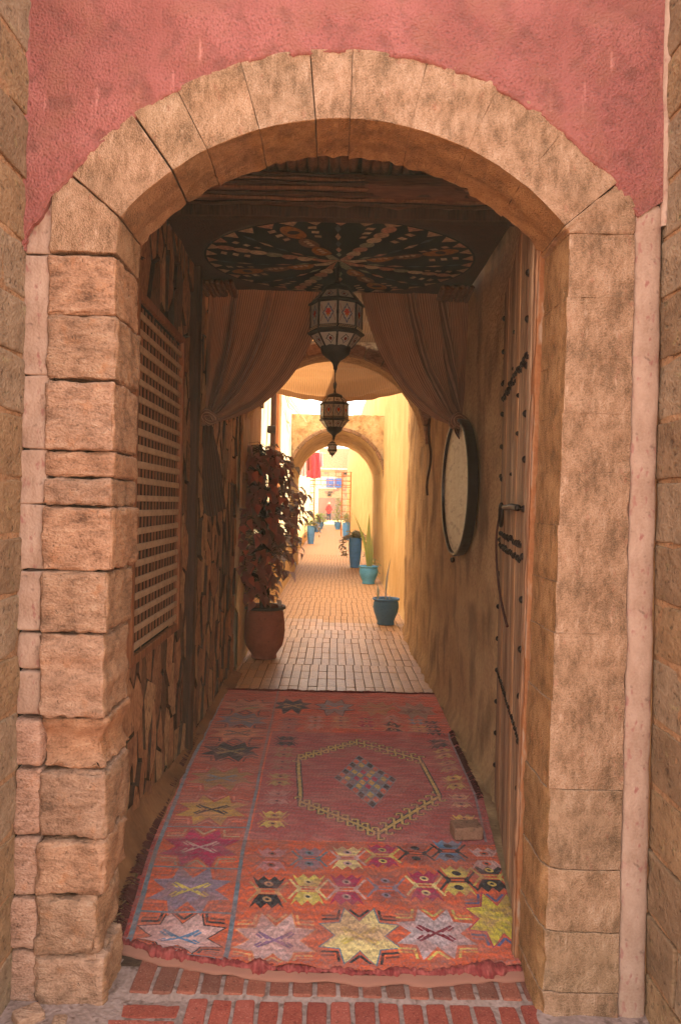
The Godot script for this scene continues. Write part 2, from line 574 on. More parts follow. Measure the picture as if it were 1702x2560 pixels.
	MT.terracotta = surface({"m": 0.5, "world": false, "ramp": [Color(0.42, 0.20, 0.14), Color(0.57, 0.30, 0.21), Color(0.65, 0.36, 0.26)], "layers": [[143, 0.015, 0.6], [144, 0.08, 0.4]], "spots": [[145, 0.05, 0.7, Color(0.27, 0.12, 0.09), 0.6]], "bump": 2.0, "rough": 0.75, "size": 256})
	var glaze := surface({"m": 0.6, "world": false, "ramp": [Color(0.72, 0.78, 0.80), Color(0.88, 0.92, 0.92), Color(1, 1, 1)], "layers": [[153, 0.012, 0.6], [154, 0.08, 0.3]], "spots": [[155, 0.05, 0.74, Color(0.42, 0.44, 0.42), 0.5]], "bump": 1.0, "rough": 0.45, "size": 256})
	MT.teal = tinted(glaze, Color(0.36, 0.52, 0.68))
	MT.turquoise = tinted(glaze, Color(0.42, 0.72, 0.92))
	MT.blue = tinted(glaze, Color(0.42, 0.68, 1.0))
	MT.soil = plain(Color(0.22, 0.14, 0.10), 0.95)
	MT.iron = plain(Color(0.16, 0.11, 0.09), 0.5, 0.6)
	MT.stem = plain(Color(0.17, 0.11, 0.09), 0.8)


func ground() -> void:
	var g := Geo.new()
	g.grid(24, 24, func(a, b): return Vector3(lerpf(-140, 140, a), -0.045, lerpf(140, -240, b)))
	struct("ground", g, MT.grout)
	# mortar bed of the alley floor and of the threshold
	g = Geo.new()
	g.flat(Vector3(-1.2, -0.008, -2.62), Vector3(1.3, -0.008, -2.62), Vector3(1.3, -0.008, -24), Vector3(-1.2, -0.008, -24))
	var floor_o := struct("alley_floor", g, MT.joint)
	g = Geo.new()
	g.flat(Vector3(-1.2, -0.004, -2.76), Vector3(1.3, -0.004, -2.76), Vector3(1.3, -0.004, -6.345), Vector3(-1.2, -0.004, -6.345))
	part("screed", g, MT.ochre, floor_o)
	# the tiles, laid in rows across the alley
	var kinds := []
	for k in 3:
		g = Geo.new()
		g.xf = Transform3D(Basis.from_euler(Vector3(R(-0.004, 0.004), 0, R(-0.01, 0.01))), Vector3.ZERO)
		g.cbox(Vector3(0, -0.012, 0), Vector3(0.077, 0.024, 0.292), 0.0022)
		kinds.append(g.mesh())
	var left := 300
	var rest := Geo.new()
	var z := -6.36
	var row := 0
	while z > -24.0:
		var shift := [0.0, 0.0, 0.0, 0.0, 0.018, 0.018, 0.018, 0.018, 0.018, 0.036, 0.036][row % 11] as float
		for i in 27:
			var x := -1.06 + shift + i * 0.0835
			if x > 0.93 and z > -9.4 or x > 1.08 or (x < -0.93 and z > -20):
				continue
			var at := Vector3(x + R(-0.0016, 0.0016), R(-0.0018, 0.0018), z - 0.15 + R(-0.003, 0.003))
			if left > 0:
				left -= 1
				var t := part("tile", kinds[rg.randi() % 3], MT.tile[rg.randi() % 5], floor_o)
				t.position = at
				t.rotation = Vector3(R(-0.004, 0.004), R(-0.006, 0.006), R(-0.007, 0.007))
			else:
				rest.xf = Transform3D(Basis.from_euler(Vector3(R(-0.004, 0.004), R(-0.004, 0.004), R(-0.006, 0.006))), at)
				rest.cbox(Vector3(0, -0.012, 0), Vector3(0.077, 0.024, 0.292), 0.0022)
		z -= 0.30
		row += 1
	stuff("far_tiles", rest, MT.tile_far, floor_o)
	g = Geo.new()
	g.flat(Vector3(-3, 0.0, -24.0), Vector3(3, 0.0, -24.0), Vector3(3, 0.0, -90), Vector3(-3, 0.0, -90))
	struct("alley_path", g, MT.tile_far)
	# brick pavement before the arch
	g = Geo.new()
	g.grid(40, 20, func(a, b):
		var p := Vector3(lerpf(-1.05, 1.08, a), -0.0215, lerpf(-0.2, -2.66, b))
		p.y += nn(p, 9.0) * 0.006 + smoothstep(0.62, 0.75, absf(p.x)) * 0.02
		return p)
	var pave := struct("pavement", g, MT.grout)
	g = Geo.new()
	g.grid(40, 6, func(a, b):
		var p := Vector3(lerpf(-0.80, 0.80, a), -0.011, lerpf(-2.44, -2.70, b))
		p.y += nn(p, 12.0) * 0.004 - (0.022 if b == 0.0 else 0.0)
		return p)
	part("mortar_bed", g, MT.grout, pave)
	var shapes := []
	for k in 3:
		g = Geo.new()
		g.block(Vector3(0.064, 0.05, 0.215), 0.008, 0.03, func(p, d): return p + d * nn(p + Vector3(k * 3, 0, 0), 40.0) * 0.004, func(p): return p)
		shapes.append(g.mesh())
	for r in 7:
		for i in 19:
			var x := -0.475 + i * 0.0765 + (0.012 if r % 2 else 0.0)
			if r == 0 and x < -0.40:
				continue
			if x > 0.80:
				continue
			var b := part("brick", shapes[rg.randi() % 3], MT.brick[rg.randi() % 4], pave)
			b.position = Vector3(x, -0.040 + R(-0.002, 0.002), -2.362 + r * 0.228)
			b.rotation = Vector3(R(-0.012, 0.012), R(-0.02, 0.02) - 0.02 * x, R(-0.012, 0.012))
	for r in 9:   # stretchers at the left edge
		for i in 1:
			var b := part("brick", shapes[rg.randi() % 3], MT.brick[rg.randi() % 4], pave)
			b.position = Vector3(-0.56 + R(-0.006, 0.006), -0.042 + R(-0.002, 0.002), -2.41 + r * 0.077)
			b.rotation = Vector3(0, PI / 2 + R(-0.02, 0.02), R(-0.01, 0.01))
	for i in 18:   # the dull header course of the threshold
		var b := part("brick", shapes[rg.randi() % 3], MT.threshold[rg.randi() % 3], pave)
		b.position = Vector3(-0.60 + i * 0.0765, -0.0305 + R(-0.002, 0.002), -2.590)
		b.rotation = Vector3(R(-0.01, 0.01), R(-0.02, 0.02), R(-0.01, 0.01))


func reveal_tint(p: Vector3, n: Vector3) -> Color:   # ochre stain of the inner faces of the arch
	var c := Vector2(0.0144, 1.898)
	var q := Vector2(p.x, p.y)
	var inward := 0.0
	if p.y > 2.49:
		var d := (c - q).normalized()
		inward = n.x * d.x + n.y * d.y
	else:
		inward = n.x * -signf(p.x)
	var k := smoothstep(0.5, 0.95, inward)
	if p.x < -0.3:
		k *= 0.55
	return Color.WHITE.lerp(Color(1.0, 0.86, 0.58), k)


func gateway() -> void:
	var o := thing("gateway", "pink plastered gateway wall with a weathered stone arch and block jambs", "gateway", Vector3(0, 0, 0))
	var z0 := -2.40
	var c := Vector2(0.0144, 1.898)
	# jamb stones on the left: deep joints, worn corners
	var ys := [-0.05, 0.146, 0.338, 0.516, 0.735, 0.905, 1.174, 1.372, 1.575, 1.667, 1.752, 1.976, 2.182, 2.374]
	for i in ys.size() - 1:
		var lo: float = ys[i] + 0.0028
		var hi: float = ys[i + 1] - 0.0028
		var inn := -0.70 + R(-0.014, 0.010)
		var back := (0.30 if i > 2 else 0.24) + R(-0.02, 0.02)
		var front := R(-0.012, 0.004)
		if i == 4:
			front = -0.02
		var sz := Vector3(inn + 0.915, hi - lo, back)
		var mid := Vector3((inn - 0.915) / 2, (lo + hi) / 2, z0 + front - back / 2)
		var low := i < 5
		var g := Geo.new()
		g.tint = reveal_tint
		g.block(sz, 0.018 if low else 0.009, 0.016, func(p, d):
			var w: Vector3 = p + mid
			var m := nn(w, 9.0) * (0.016 if low else 0.009) + nn(w, 35.0) * 0.005
			if i == 4:   # a stone hollowed out by weather under its top edge
				var t: float = p.y / sz.y
				var f := 0.13 * (1.0 - smoothstep(0.0, 0.45, t)) * smoothstep(-0.5, -0.30, t)
				p.x = (p.x + sz.x / 2) * (1.0 - f) - sz.x / 2
				p.z = (p.z + sz.z / 2) * (1.0 - f) - sz.z / 2
			var edge := clampf((1.0 - maxf(absf(d.x), maxf(absf(d.y), absf(d.z)))) * 3.4, 0.0, 1.0)   # broken arrises
			m -= edge * (0.022 if low else 0.016) * smoothstep(0.02, 0.40, nn(w + Vector3(4, 0, 0), 13.0))
			if i == 5:
				m -= 0.005 * sin(p.y * 60.0) * smoothstep(0.3, 0.8, maxf(d.x, d.z))
			return p + d * m, func(p): return p + mid)
		part("jamb_stone", g, MT.stone[i % 5 if i != 9 else 2], o)
	# jamb stones on the right: close joints
	ys = [-0.05, 0.07, 0.262, 0.46, 0.714, 0.992, 1.207, 1.368, 1.548, 1.718, 1.903, 2.078, 2.27, 2.47]
	for i in ys.size() - 1:
		var lo: float = ys[i] + (0.00004 if i > 4 else 0.0010)
		var hi: float = ys[i + 1] - (0.00004 if i > 3 else 0.0010)
		var wear := 0.035 if i < 4 else 0.0
		var inn := 0.686 + 0.018 * lo
		var back := 0.275 + R(-0.004, 0.004)
		var sz := Vector3(0.935 - inn, hi - lo, back)
		var mid := Vector3((0.935 + inn) / 2, (lo + hi) / 2, z0 + R(-0.0012, 0.0008) - back / 2)
		var g := Geo.new()
		g.tint = reveal_tint
		g.block(sz, 0.0008 if i > 3 else 0.005, 0.02, func(p, d):
			var w: Vector3 = p + mid
			var corner: float = smoothstep(0.06, 0.0, p.x + sz.x / 2) * smoothstep(0.06, 0.0, sz.z / 2 - p.z)
			var q: Vector3 = p + Vector3(d.x, d.y * 0.08, d.z) * (nn(w, 8.0) * 0.007 + nn(w, 38.0) * 0.0035)
			q += Vector3(0.7, 0, -0.7) * corner * (0.006 + wear * (0.6 + nn(w, 6.0)))
			return q, func(p): return p + mid)
		part("jamb_stone", g, MT.arch[0 if i > 3 else i], o)
	# voussoirs
	var th := [-49.8, -36.0, -28.0, -17.0, -5.8, 1.0, 13.0, 25.0, 37.5, 49.5]
	var gaps := [0.0006, 0.0026, 0.0004, 0.0004, 0.0014, 0.0006, 0.00015, 0.00005, 0.00005, 0.0001]
	for i in th.size() - 1:
		var r0 := 0.9205
		var r1 := 1.14
		var a0: float = deg_to_rad(th[i]) + gaps[i] / r0
		var a1: float = deg_to_rad(th[i + 1]) - gaps[i + 1] / r0
		var sz := Vector3((a1 - a0) * r0, r1 - r0, 0.285 + R(-0.015, 0.015))
		var am := (a0 + a1) / 2
		var g := Geo.new()
		g.tint = reveal_tint
		var front := R(-0.002, 0.001)
		g.block(sz, 0.0045 if i < 2 else 0.003 if i < 5 else 0.0009, 0.022, func(p, d):
			var wa: float = am + p.x / r0
			var w := Vector3(sin(wa) * (r0 + p.y), cos(wa) * (r0 + p.y), p.z)
			var low: float = smoothstep(0.05, 0.0, p.y + sz.y / 2) * smoothstep(0.0, 0.07, -p.z + 0.0) * 0.008
			return p + Vector3(d.x * 0.1, d.y, d.z) * (nn(w, 8.0) * 0.009 + nn(w, 40.0) * 0.004) + Vector3(0, low * (1.0 + 1.6 * nn(w, 34.0)), 0), func(p):
			var a: float = am + p.x / r0
			var rad: float = r0 + p.y + sz.y / 2
			return Vector3(c.x + sin(a) * rad, c.y + cos(a) * rad, z0 + front - sz.z / 2 + p.z))
		part("voussoir", g, MT.arch[i if i < 4 else 0], o)
	# the two springers
	for s in [-1, 1]:
		var q := [Vector2(-0.915, 2.378), Vector2(-0.697, 2.378), Vector2(-0.690, 2.490), Vector2(-0.897, 2.668)] if s < 0 else [Vector2(0.7305, 2.471), Vector2(0.938, 2.471), Vector2(0.934, 2.680), Vector2(0.7145, 2.4945)]
		var sz := Vector3(0.2, 0.17, 0.29)
		var g := Geo.new()
		g.tint = reveal_tint
		g.block(sz, 0.010, 0.02, func(p, d): return p + d * (nn(p + Vector3(7 * s, 0, 0), 9.0) * 0.009 + nn(p, 40.0) * 0.004), func(p):
			var u: float = p.x / sz.x + 0.5
			var t: float = p.y / sz.y + 0.5
			var k: Vector2 = q[0].lerp(q[1], u).lerp(q[3].lerp(q[2], u), t)
			return Vector3(k.x, k.y, z0 - 0.002 + p.z - sz.z / 2))
		part("springer_stone", g, MT.arch[0], o)
	# pink plaster: a sheet with a ragged lower edge that laps over the stones
	var edge := func(a: float) -> float:
		var rr := 1.122 + nz.get_noise_2d(a * 9.0, 3.0) * 0.012 + nz.get_noise_2d(a * 60.0, 7.0) * 0.005
		if a < deg_to_rad(-54.0):
			rr = maxf(rr, 0.908 / sin(-a) + nz.get_noise_2d(a * 60.0, 1.0) * 0.004)
		return rr
	var far := func(a: float) -> float:
		var t := 4.2
		var dx := sin(a)
		var dy := cos(a)
		if absf(dx) > 0.0001:
			t = minf(t, ((0.995 + c.x) if dx < 0 else (1.022 - c.x)) / absf(dx))
		return minf(t, 4.2 / dy)
	var g := Geo.new()
	g.grid(260, 44, func(u, t):
		var a := lerpf(deg_to_rad(-64.0), deg_to_rad(56.0), u)
		var r0: float = edge.call(a)
		var r1: float = maxf(far.call(a), r0 + 0.002)
		var rad := lerpf(r0, r1, pow(t, 1.6))
		var p := Vector3(c.x + sin(a) * rad, c.y + cos(a) * rad, z0)
		p.z += 0.0015 + nn(p, 3.0) * 0.008 + nn(p, 24.0) * 0.003 - 0.012 * smoothstep(1.15, 1.5, rad)
		if t == 0.0:
			p.z -= 0.022
		elif rad - r0 < 0.006:
			p.z -= 0.004
		return p, Vector2.ONE, true)
	part("pink_plaster", g, MT.pink, o)
	# masonry behind the plaster
	g = Geo.new()
	for zz in [z0 - 0.05, z0 - 0.262]:
		g.grid(80, 3, func(u, t):
			var a := lerpf(deg_to_rad(-66.0), deg_to_rad(66.0), u)
			var rad: float = lerpf(1.10, maxf(far.call(a) + 0.15, 1.3), t)
			return Vector3(c.x + sin(a) * rad, c.y + cos(a) * rad, zz), Vector2.ONE, true)
	part("masonry_core", g, MT.block[1], o)
	# whitewashed strip beside the left jamb, course by course
	ys = [-0.05, 0.16, 0.33, 0.52, 0.74, 0.90, 1.05, 1.175, 1.37, 1.58, 1.755, 1.99, 2.375, 2.68]
	for i in ys.size() - 1:
		var lo: float = ys[i] + (0.001 if i > 7 else 0.003)
		var hi: float = ys[i + 1] - (0.001 if i > 7 else 0.003)
		var sz := Vector3(0.088, hi - lo, 0.12)
		var mid := Vector3(-0.953 + R(-0.004, 0.002), (lo + hi) / 2, z0 - 0.018 - 0.06 + R(-0.005, 0.005))
		g = Geo.new()
		g.block(sz, 0.016 if i < 7 else 0.008, 0.02, func(p, d): return p + d * (nn(p + mid, 10.0) * 0.008 + nn(p + mid, 40.0) * 0.003), func(p): return p + mid)
		part("whitewashed_stone", g, MT.whitewash if i > 4 else MT.lower_stone, o)
	# rounded shaft beside the right jamb and the thin moulding above it
	g = Geo.new()
	g.grid(14, 130, func(u, t):
		var a: float = PI * u
		var y := lerpf(-0.05, 2.585, t)
		var rad := 0.046 + nn(Vector3(u * 0.3, y, 5), 5.0) * 0.004 + nn(Vector3(u * 2.0, y * 2.0, 5), 12.0) * 0.002
		if y > 2.54:
			rad *= sqrt(maxf(0.0, 1.0 - pow((y - 2.54) / 0.046, 2)))
		return Vector3(0.980 + cos(a) * rad * 0.95 - 0.004 * nn(Vector3(0, y, 0), 2.0), y, z0 - 0.020 + pow(maxf(sin(a), 0.0), 0.6) * rad * 0.42), Vector2.ONE, true)
	part("rounded_shaft", g, MT.whitewash, o)
	g = Geo.new()
	g.grid(8, 120, func(u, t):
		var y := lerpf(2.5, 5.9, t)
		return Vector3(1.032 - cos(PI * u) * 0.014, y, z0 - 0.02 + sin(PI * u) * (0.026 + nn(Vector3(u, y, 2), 8.0) * 0.006)))
	part("corner_moulding", g, MT.whitewash, o)
	g = Geo.new()
	g.grid(6, 120, func(u, t):
		var y := lerpf(2.38, 5.9, t)
		return Vector3(-0.998 - cos(PI * u) * 0.012, y, z0 - 0.015 + sin(PI * u) * (0.022 + nn(Vector3(u, y, 8), 8.0) * 0.006)))
	part("corner_moulding", g, MT.pink, o)


func court_walls() -> void:
	for s in [-1, 1]:
		var x0 := -1.002 if s < 0 else 1.045
		var o := thing("court_wall", "rough brown block wall running forward along the picture's left edge" if s < 0 else "pale brown block wall beside the rounded white shaft", "wall")
		var g := Geo.new()
		g.box(Vector3(x0 + s * 0.242, 1.80, -1.98), Vector3(0.5, 3.66, 0.92))
		part("masonry_core", g, MT.mortar, o)
		var y := -0.05
		var r := 0
		while y < 3.6:
			var hh := R(0.175, 0.205)
			var z := -2.44 + (0.0 if r % 2 else 0.16)
			if r % 2 == 0:
				z -= 0.16
			var first := r % 2 == 1
			while z < -1.75:
				var ln := R(0.34, 0.46) if not first else R(0.2, 0.28)
				first = false
				var sz := Vector3(0.1, hh - 0.012, ln - 0.012)
				var mid := Vector3(x0 + s * 0.035 + R(-0.004, 0.004), y + hh / 2, z + ln / 2)
				g = Geo.new()
				g.block(sz, 0.009, 0.05, func(p, d): return p + d * (nn(p + mid, 8.0) * 0.010 + nn(p + mid, 30.0) * 0.004), func(p): return p + mid)
				part("stone_block", g, MT.block[rg.randi() % 3], o)
				z += ln
			y += hh
			r += 1


func voronoi(x0: float, x1: float, y0: float, y1: float, cx: float, cy: float) -> Array:   # upright, pointed cells
	var k := cx / cy
	var nx := int((x1 - x0) / cx)
	var ny := int((y1 - y0) / cy)
	var seeds := {}
	for j in range(-2, ny + 3):
		for i in range(-2, nx + 3):
			seeds[Vector2i(i, j)] = Vector2(x0 + (i + R(0.05, 0.95)) * cx, (y0 + (j + R(0.05, 0.95) + (0.5 if i % 2 else 0.0)) * cy) * k)
	var cells := []
	for j in range(-1, ny + 1):
		for i in range(-1, nx + 1):
			var c: Vector2 = seeds[Vector2i(i, j)]
			var poly := [c + Vector2(-0.3, -0.3), c + Vector2(0.3, -0.3), c + Vector2(0.3, 0.3), c + Vector2(-0.3, 0.3)]
			for b in range(-2, 3):
				for a in range(-2, 3):
					var q := Vector2i(i + a, j + b)
					if (a == 0 and b == 0) or not seeds.has(q):
						continue
					var m: Vector2 = (seeds[q] + c) / 2
					var n: Vector2 = seeds[q] - c
					var cut := []
					for e in poly.size():
						var p: Vector2 = poly[e]
						var r: Vector2 = poly[(e + 1) % poly.size()]
						var dp := (p - m).dot(n)
						var dr := (r - m).dot(n)
						if dp <= 0:
							cut.append(p)
						if (dp < 0) != (dr < 0):
							cut.append(p + (r - p) * dp / (dp - dr))
					poly = cut
			var out := PackedVector2Array()
			for p in poly:
				out.append(Vector2(clampf(p.x, x0, x1), clampf(p.y / k, y0, y1)))
			if out.size() > 2:
				cells.append(out)
	return cells


func tunnel() -> void:
	# left wall, clad in upright pieces of split wood
	var o := thing("wood_clad_wall", "dark passage wall clad in upright split pieces of old wood", "wall")
	var g := Geo.new()
	g.box(Vector3(-1.23, 3.0, -4.95), Vector3(0.6, 6.2, 4.5))
	part("backing", g, MT.gap_shade, o)
	var all := []
	for zone in [[2.68, 4.78, 0.02, 3.25, 0.125, 0.27], [4.90, 7.18, 0.02, 3.25, 0.14, 0.28]]:
		for cell in voronoi(zone[0], zone[1], zone[2], zone[3], zone[4], zone[5]):
			var inside := Geometry2D.offset_polygon(cell, -R(0.005, 0.012))
			if inside.is_empty() or inside[0].size() < 3:
				continue
			var p: PackedVector2Array = inside[0]
			var mid := Vector2.ZERO
			for q in p:
				mid += q
			mid /= p.size()
			if mid.x > 3.36 and mid.x < 4.40 and mid.y > 0.90 and mid.y < 2.55:
				continue
			var area := 0.0
			for e in p.size():
				area += p[e].cross(p[(e + 1) % p.size()])
			if absf(area) < 0.0008:
				continue
			var seen := absf(area) / (mid.x * mid.x * mid.x)
			if mid.x < 3.5 or mid.y > 2.9:
				seen *= 0.1
			all.append([seen, p, mid])
	all.sort_custom(func(a, b): return a[0] > b[0])
	var side_shade := func(_p: Vector3, n: Vector3) -> Color: return Color.WHITE if n.x > 0.72 else Color(0.16, 0.12, 0.10)  # side faces painted dark to draw shaded gaps between the pieces
	var rest := Geo.new()
	rest.tint = side_shade
	for i in all.size():
		var p: PackedVector2Array = all[i][1]
		var mid: Vector2 = all[i][2]
		var t := R(0.010, 0.036)
		var sx := R(-0.12, 0.12)
		var sy := R(-0.05, 0.05)
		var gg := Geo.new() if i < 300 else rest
		gg.tint = side_shade
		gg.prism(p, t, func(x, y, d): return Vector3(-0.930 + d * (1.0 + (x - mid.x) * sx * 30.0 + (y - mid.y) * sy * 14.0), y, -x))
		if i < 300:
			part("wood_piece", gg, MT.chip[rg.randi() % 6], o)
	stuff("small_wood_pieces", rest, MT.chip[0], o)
	g = Geo.new()
	g.cbox(Vector3(-0.895, 1.6, -4.84), Vector3(0.07, 3.2, 0.075), 0.008)
	part("post", g, MT.dark_wood, o)
	g = Geo.new()   # sloping mortar foot
	g.grid(40, 6, func(u, t):
		var z := lerpf(-2.66, -7.1, u)
		var h := lerpf(0.24, 0.05, smoothstep(0.0, 0.5, u))
		var p := Vector3(-0.90 + t * t * 0.10, h * (1.0 - t), z)
		return p + Vector3(nn(p, 9.0) * 0.014, 0, 0))
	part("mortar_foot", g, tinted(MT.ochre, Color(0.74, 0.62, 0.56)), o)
	# lattice
	o = thing("lattice_screen", "wooden lattice of pale cross slats over dark upright bars", "lattice", Vector3(-0.9, 0.9, -3.9))
	var back := Geo.new()
	back.box(Vector3(-0.0075, 0.80, 0.02), Vector3(0.012, 1.62, 1.04))
	part("backing", back, MT.gap_shade, o)  # dark sheet draws the shade between the bars
	var bar := Geo.new()
	bar.cbox(Vector3.ZERO, Vector3(0.003, 1.58, 0.034), 0.001)
	var bm := bar.mesh()
	for i in 15:
		var b := part("bar", bm, MT.lattice_dark, o)
		b.position = Vector3(0.0005 + R(-0.0003, 0.0003), 0.80, 0.50 - i * 0.0685 + R(-0.004, 0.004))
	for i in 21:
		var s := Geo.new()
		s.cbox(Vector3.ZERO, Vector3(0.012, 0.030 + R(-0.003, 0.003), 1.0), 0.003)
		var q := part("slat", s, MT.lattice, o)
		q.position = Vector3(0.0085 + R(-0.001, 0.001), 0.03 + i * 0.0755 + R(-0.004, 0.004), 0.0)
		q.rotation = Vector3(R(-0.004, 0.004), 0, 0)
	for s in [-1, 1]:
		var st := Geo.new()
		st.cbox(Vector3(0.006, 0.80, s * 0.515), Vector3(0.04, 1.70, 0.045), 0.005)
		part("stile", st, MT.lattice_dark, o)
	for y in [-0.03, 1.63]:
		var st := Geo.new()
		st.cbox(Vector3(0.003, y, 0.0), Vector3(0.035, 0.045, 0.985), 0.005)
		part("rail", st, MT.lattice_dark, o)
	# right wall of the passage
	o = thing("plaster_wall", "stained ochre plaster wall on the right of the covered passage, toned darker for shade", "wall")
	g = Geo.new()
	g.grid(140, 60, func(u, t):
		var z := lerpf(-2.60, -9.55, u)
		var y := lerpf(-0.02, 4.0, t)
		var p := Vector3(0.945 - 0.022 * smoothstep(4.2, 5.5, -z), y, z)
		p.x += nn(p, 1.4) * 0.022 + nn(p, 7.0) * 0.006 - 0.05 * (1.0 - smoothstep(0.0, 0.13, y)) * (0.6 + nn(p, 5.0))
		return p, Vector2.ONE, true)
	part("plaster", g, MT.ochre, o)  # passage shade and soot are put into this plaster colour
	g = Geo.new()
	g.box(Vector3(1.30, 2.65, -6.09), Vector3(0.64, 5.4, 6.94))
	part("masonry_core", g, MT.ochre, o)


func alley_walls() -> void:
	# left, from the end of the wood cladding to the far vault
	var o := thing("alley_wall", "sunlit peeling white wall on the left of the alley", "wall")
	var g := Geo.new()
	g.grid(120, 50, func(u, t):
		var z := lerpf(-7.18, -60.0, pow(u, 1.7))
		var y := lerpf(-0.02, 6.2, t)
		var p := Vector3(-0.91 - smoothstep(20.4, 20.8, -z) * 0.22, y, z)
		p.x += nn(p, 1.2) * 0.02 + nn(p, 6.0) * 0.005
		return p)
	part("plaster", g, MT.white, o)
	g = Geo.new()
	g.box(Vector3(-1.52, 3.05, -33.5), Vector3(0.7, 6.3, 53.0))
	part("masonry_core", g, MT.white, o)
	g = Geo.new()   # cream plinth band with a ragged top edge
	g.grid(80, 10, func(u, t):
		var z := lerpf(-7.2, -58.0, pow(u, 1.6))
		var top := 0.85 + nz.get_noise_1d(z * 2.5) * 0.45
		var p := Vector3(-0.872 - smoothstep(20.4, 20.8, -z) * 0.22, top * t, z)
		p.x += nn(p, 5.0) * 0.008 - 0.03 * smoothstep(0.9, 1.0, t)
		return p)
	part("cream_plinth", g, MT.cream, o)
	# a tall boarded door leaf standing against that wall, over the plant
	o = thing("weathered_shutter", "tall weathered boarded shutter on the left wall above the red plant", "shutter", Vector3(-0.875, 1.55, -8.25))
	for i in 9:
		g = Geo.new()
		var hh := R(1.45, 1.6)
		g.cbox(Vector3(0, hh / 2, 0), Vector3(0.024, hh, 0.19), 0.004)
		var b := part("board", g, MT.shard[[2, 0, 2, 4, 2, 0, 2, 2, 0][i]], o)
		b.position = Vector3(R(-0.003, 0.003), R(-0.02, 0.02), 0.90 - i * 0.2)
		b.rotation = Vector3(R(-0.01, 0.01), 0, 0)
	for y in [0.3, 1.2]:
		g = Geo.new()
		g.cbox(Vector3(0.026, y, 0.1), Vector3(0.026, 0.07, 1.75), 0.004)
		part("batten", g, MT.shard[3], o)
	# downpipe
	o = thing("downpipe", "dark downpipe with wall brackets on the left alley wall", "pipe", Vector3(-0.83, 0, -10.4))
	g = Geo.new()
	g.tube([Vector3(0, 0.9, 0), Vector3(0, 5.8, 0)], 0.04, 10)
	part("pipe", g, MT.dark_wood, o)
	for y in [1.75, 2.6, 3.6]:
		g = Geo.new()
		g.cbox(Vector3(-0.02, y, 0), Vector3(0.11, 0.10, 0.12), 0.01)
		part("bracket", g, MT.iron, o)
	o = thing("door_surround", "reddish timber pilaster beside the downpipe", "pilaster", Vector3(-0.86, 0, -11.4))
	g = Geo.new()
	g.cbox(Vector3(0, 2.6, 0), Vector3(0.10, 3.6, 0.5), 0.01)
	part("shaft", g, tinted(MT.grain, Color(1.0, 0.80, 0.66)), o)
	g = Geo.new()
	g.cbox(Vector3(0.02, 0.9, 0), Vector3(0.16, 0.2, 0.6), 0.01)
	part("base", g, MT.shard[2], o)
	# right
	o = thing("alley_wall", "tall cream yellow plaster wall on the right of the alley", "wall")
	g = Geo.new()
	g.grid(120, 50, func(u, t):
		var z := lerpf(-9.45, -60.0, pow(u, 1.7))
		var y := lerpf(-0.02, 5.4, t)
		var p := Vector3(1.06 + smoothstep(20.4, 20.8, -z) * 0.06, y, z)
		p.x += nn(p, 1.1) * 0.03 + nn(p, 6.0) * 0.004 - 0.05 * (1.0 - smoothstep(0.0, 0.12, y)) * (0.5 + nn(p, 4.0))
		return p, Vector2.ONE, true)
	part("plaster", g, MT.cream, o)
	g = Geo.new()
	g.box(Vector3(1.56, 2.65, -34.6), Vector3(0.8, 5.5, 50.6))
	part("masonry_core", g, MT.cream, o)
	g = Geo.new()
	g.cbox(Vector3(1.0, 2.65, -9.46), Vector3(0.14, 5.4, 0.2), 0.03)
	part("corner_pier", g, MT.cream, o)
	# the arch in the passage, over which the awnings hang
	arch("passage_arch", "shadowed stone arch spanning the passage behind the big lantern", -7.45, 0.40, 0.0, 2.20, 0.90, 0.87, 3.75, MT.rubble, -0.92, 0.93)
	arch("vault_arch", "thick sunlit stone arch farther down the alley with flat top", -16.2, 4.3, 0.075, 2.12, 1.0, 1.05, 3.50, MT.vault, -0.93, 1.09)


func arch(called: String, label: String, z: float, depth: float, cx: float, spring: float, rx: float, ry: float, top: float, m: Material, xl: float, xr: float) -> void:
	var o := thing(called, label, "arch")
	var g := Geo.new()
	var n := 48
	var lower := func(u: float) -> Vector2:
		var a := PI * (1.0 - u)
		return Vector2(cx + cos(a) * rx, spring + sin(a) * ry)
	for side in 2:
		g.grid(n, 8, func(u, t):
			var p: Vector2 = lower.call(u)
			var q := Vector2(lerpf(xl, xr, u), top + nz.get_noise_1d(u * 14.0) * 0.03)
			var k := p.lerp(q, t)
			var w := Vector3(k.x, k.y, z - depth * side)
			return w + Vector3(0, 0, nn(w, 5.0) * 0.02), Vector2.ONE, side == 1)
	g.grid(n, 8, func(u, t):
		var p: Vector2 = lower.call(u)
		var w := Vector3(p.x, p.y, z - depth * t)
		return w + Vector3(nn(w, 5.0) * 0.012, nn(w + Vector3(9, 0, 0), 5.0) * 0.012, 0), Vector2.ONE, true)
	g.grid(n, 1, func(u, t): return Vector3(lerpf(xl, xr, u), top, z - depth * t), Vector2.ONE, false)
	part("masonry", g, m, o)
	var count := 15
	for i in count:
		var a0 := PI * (1.0 - float(i) / count) - 0.006
		var a1 := PI * (1.0 - float(i + 1) / count) + 0.006
		var th := 0.07 if depth > 1 else 0.11
		var sz := Vector3(absf(a0 - a1) * rx, th, 0.12)
		var gg := Geo.new()
		gg.block(sz, 0.012, 0.06, func(p, d): return p + d * nn(p + Vector3(i, 0, 0), 12.0) * 0.01, func(p):
			var a: float = (a0 + a1) / 2 - p.x / rx
			var k: float = th / 2 + p.y - 0.008
			return Vector3(cx + cos(a) * (rx + k), spring + sin(a) * (ry + k), z + 0.03 + p.z))
		part("voussoir", gg, MT.arch[i % 4] if depth > 1 else MT.stone[i % 4], o)


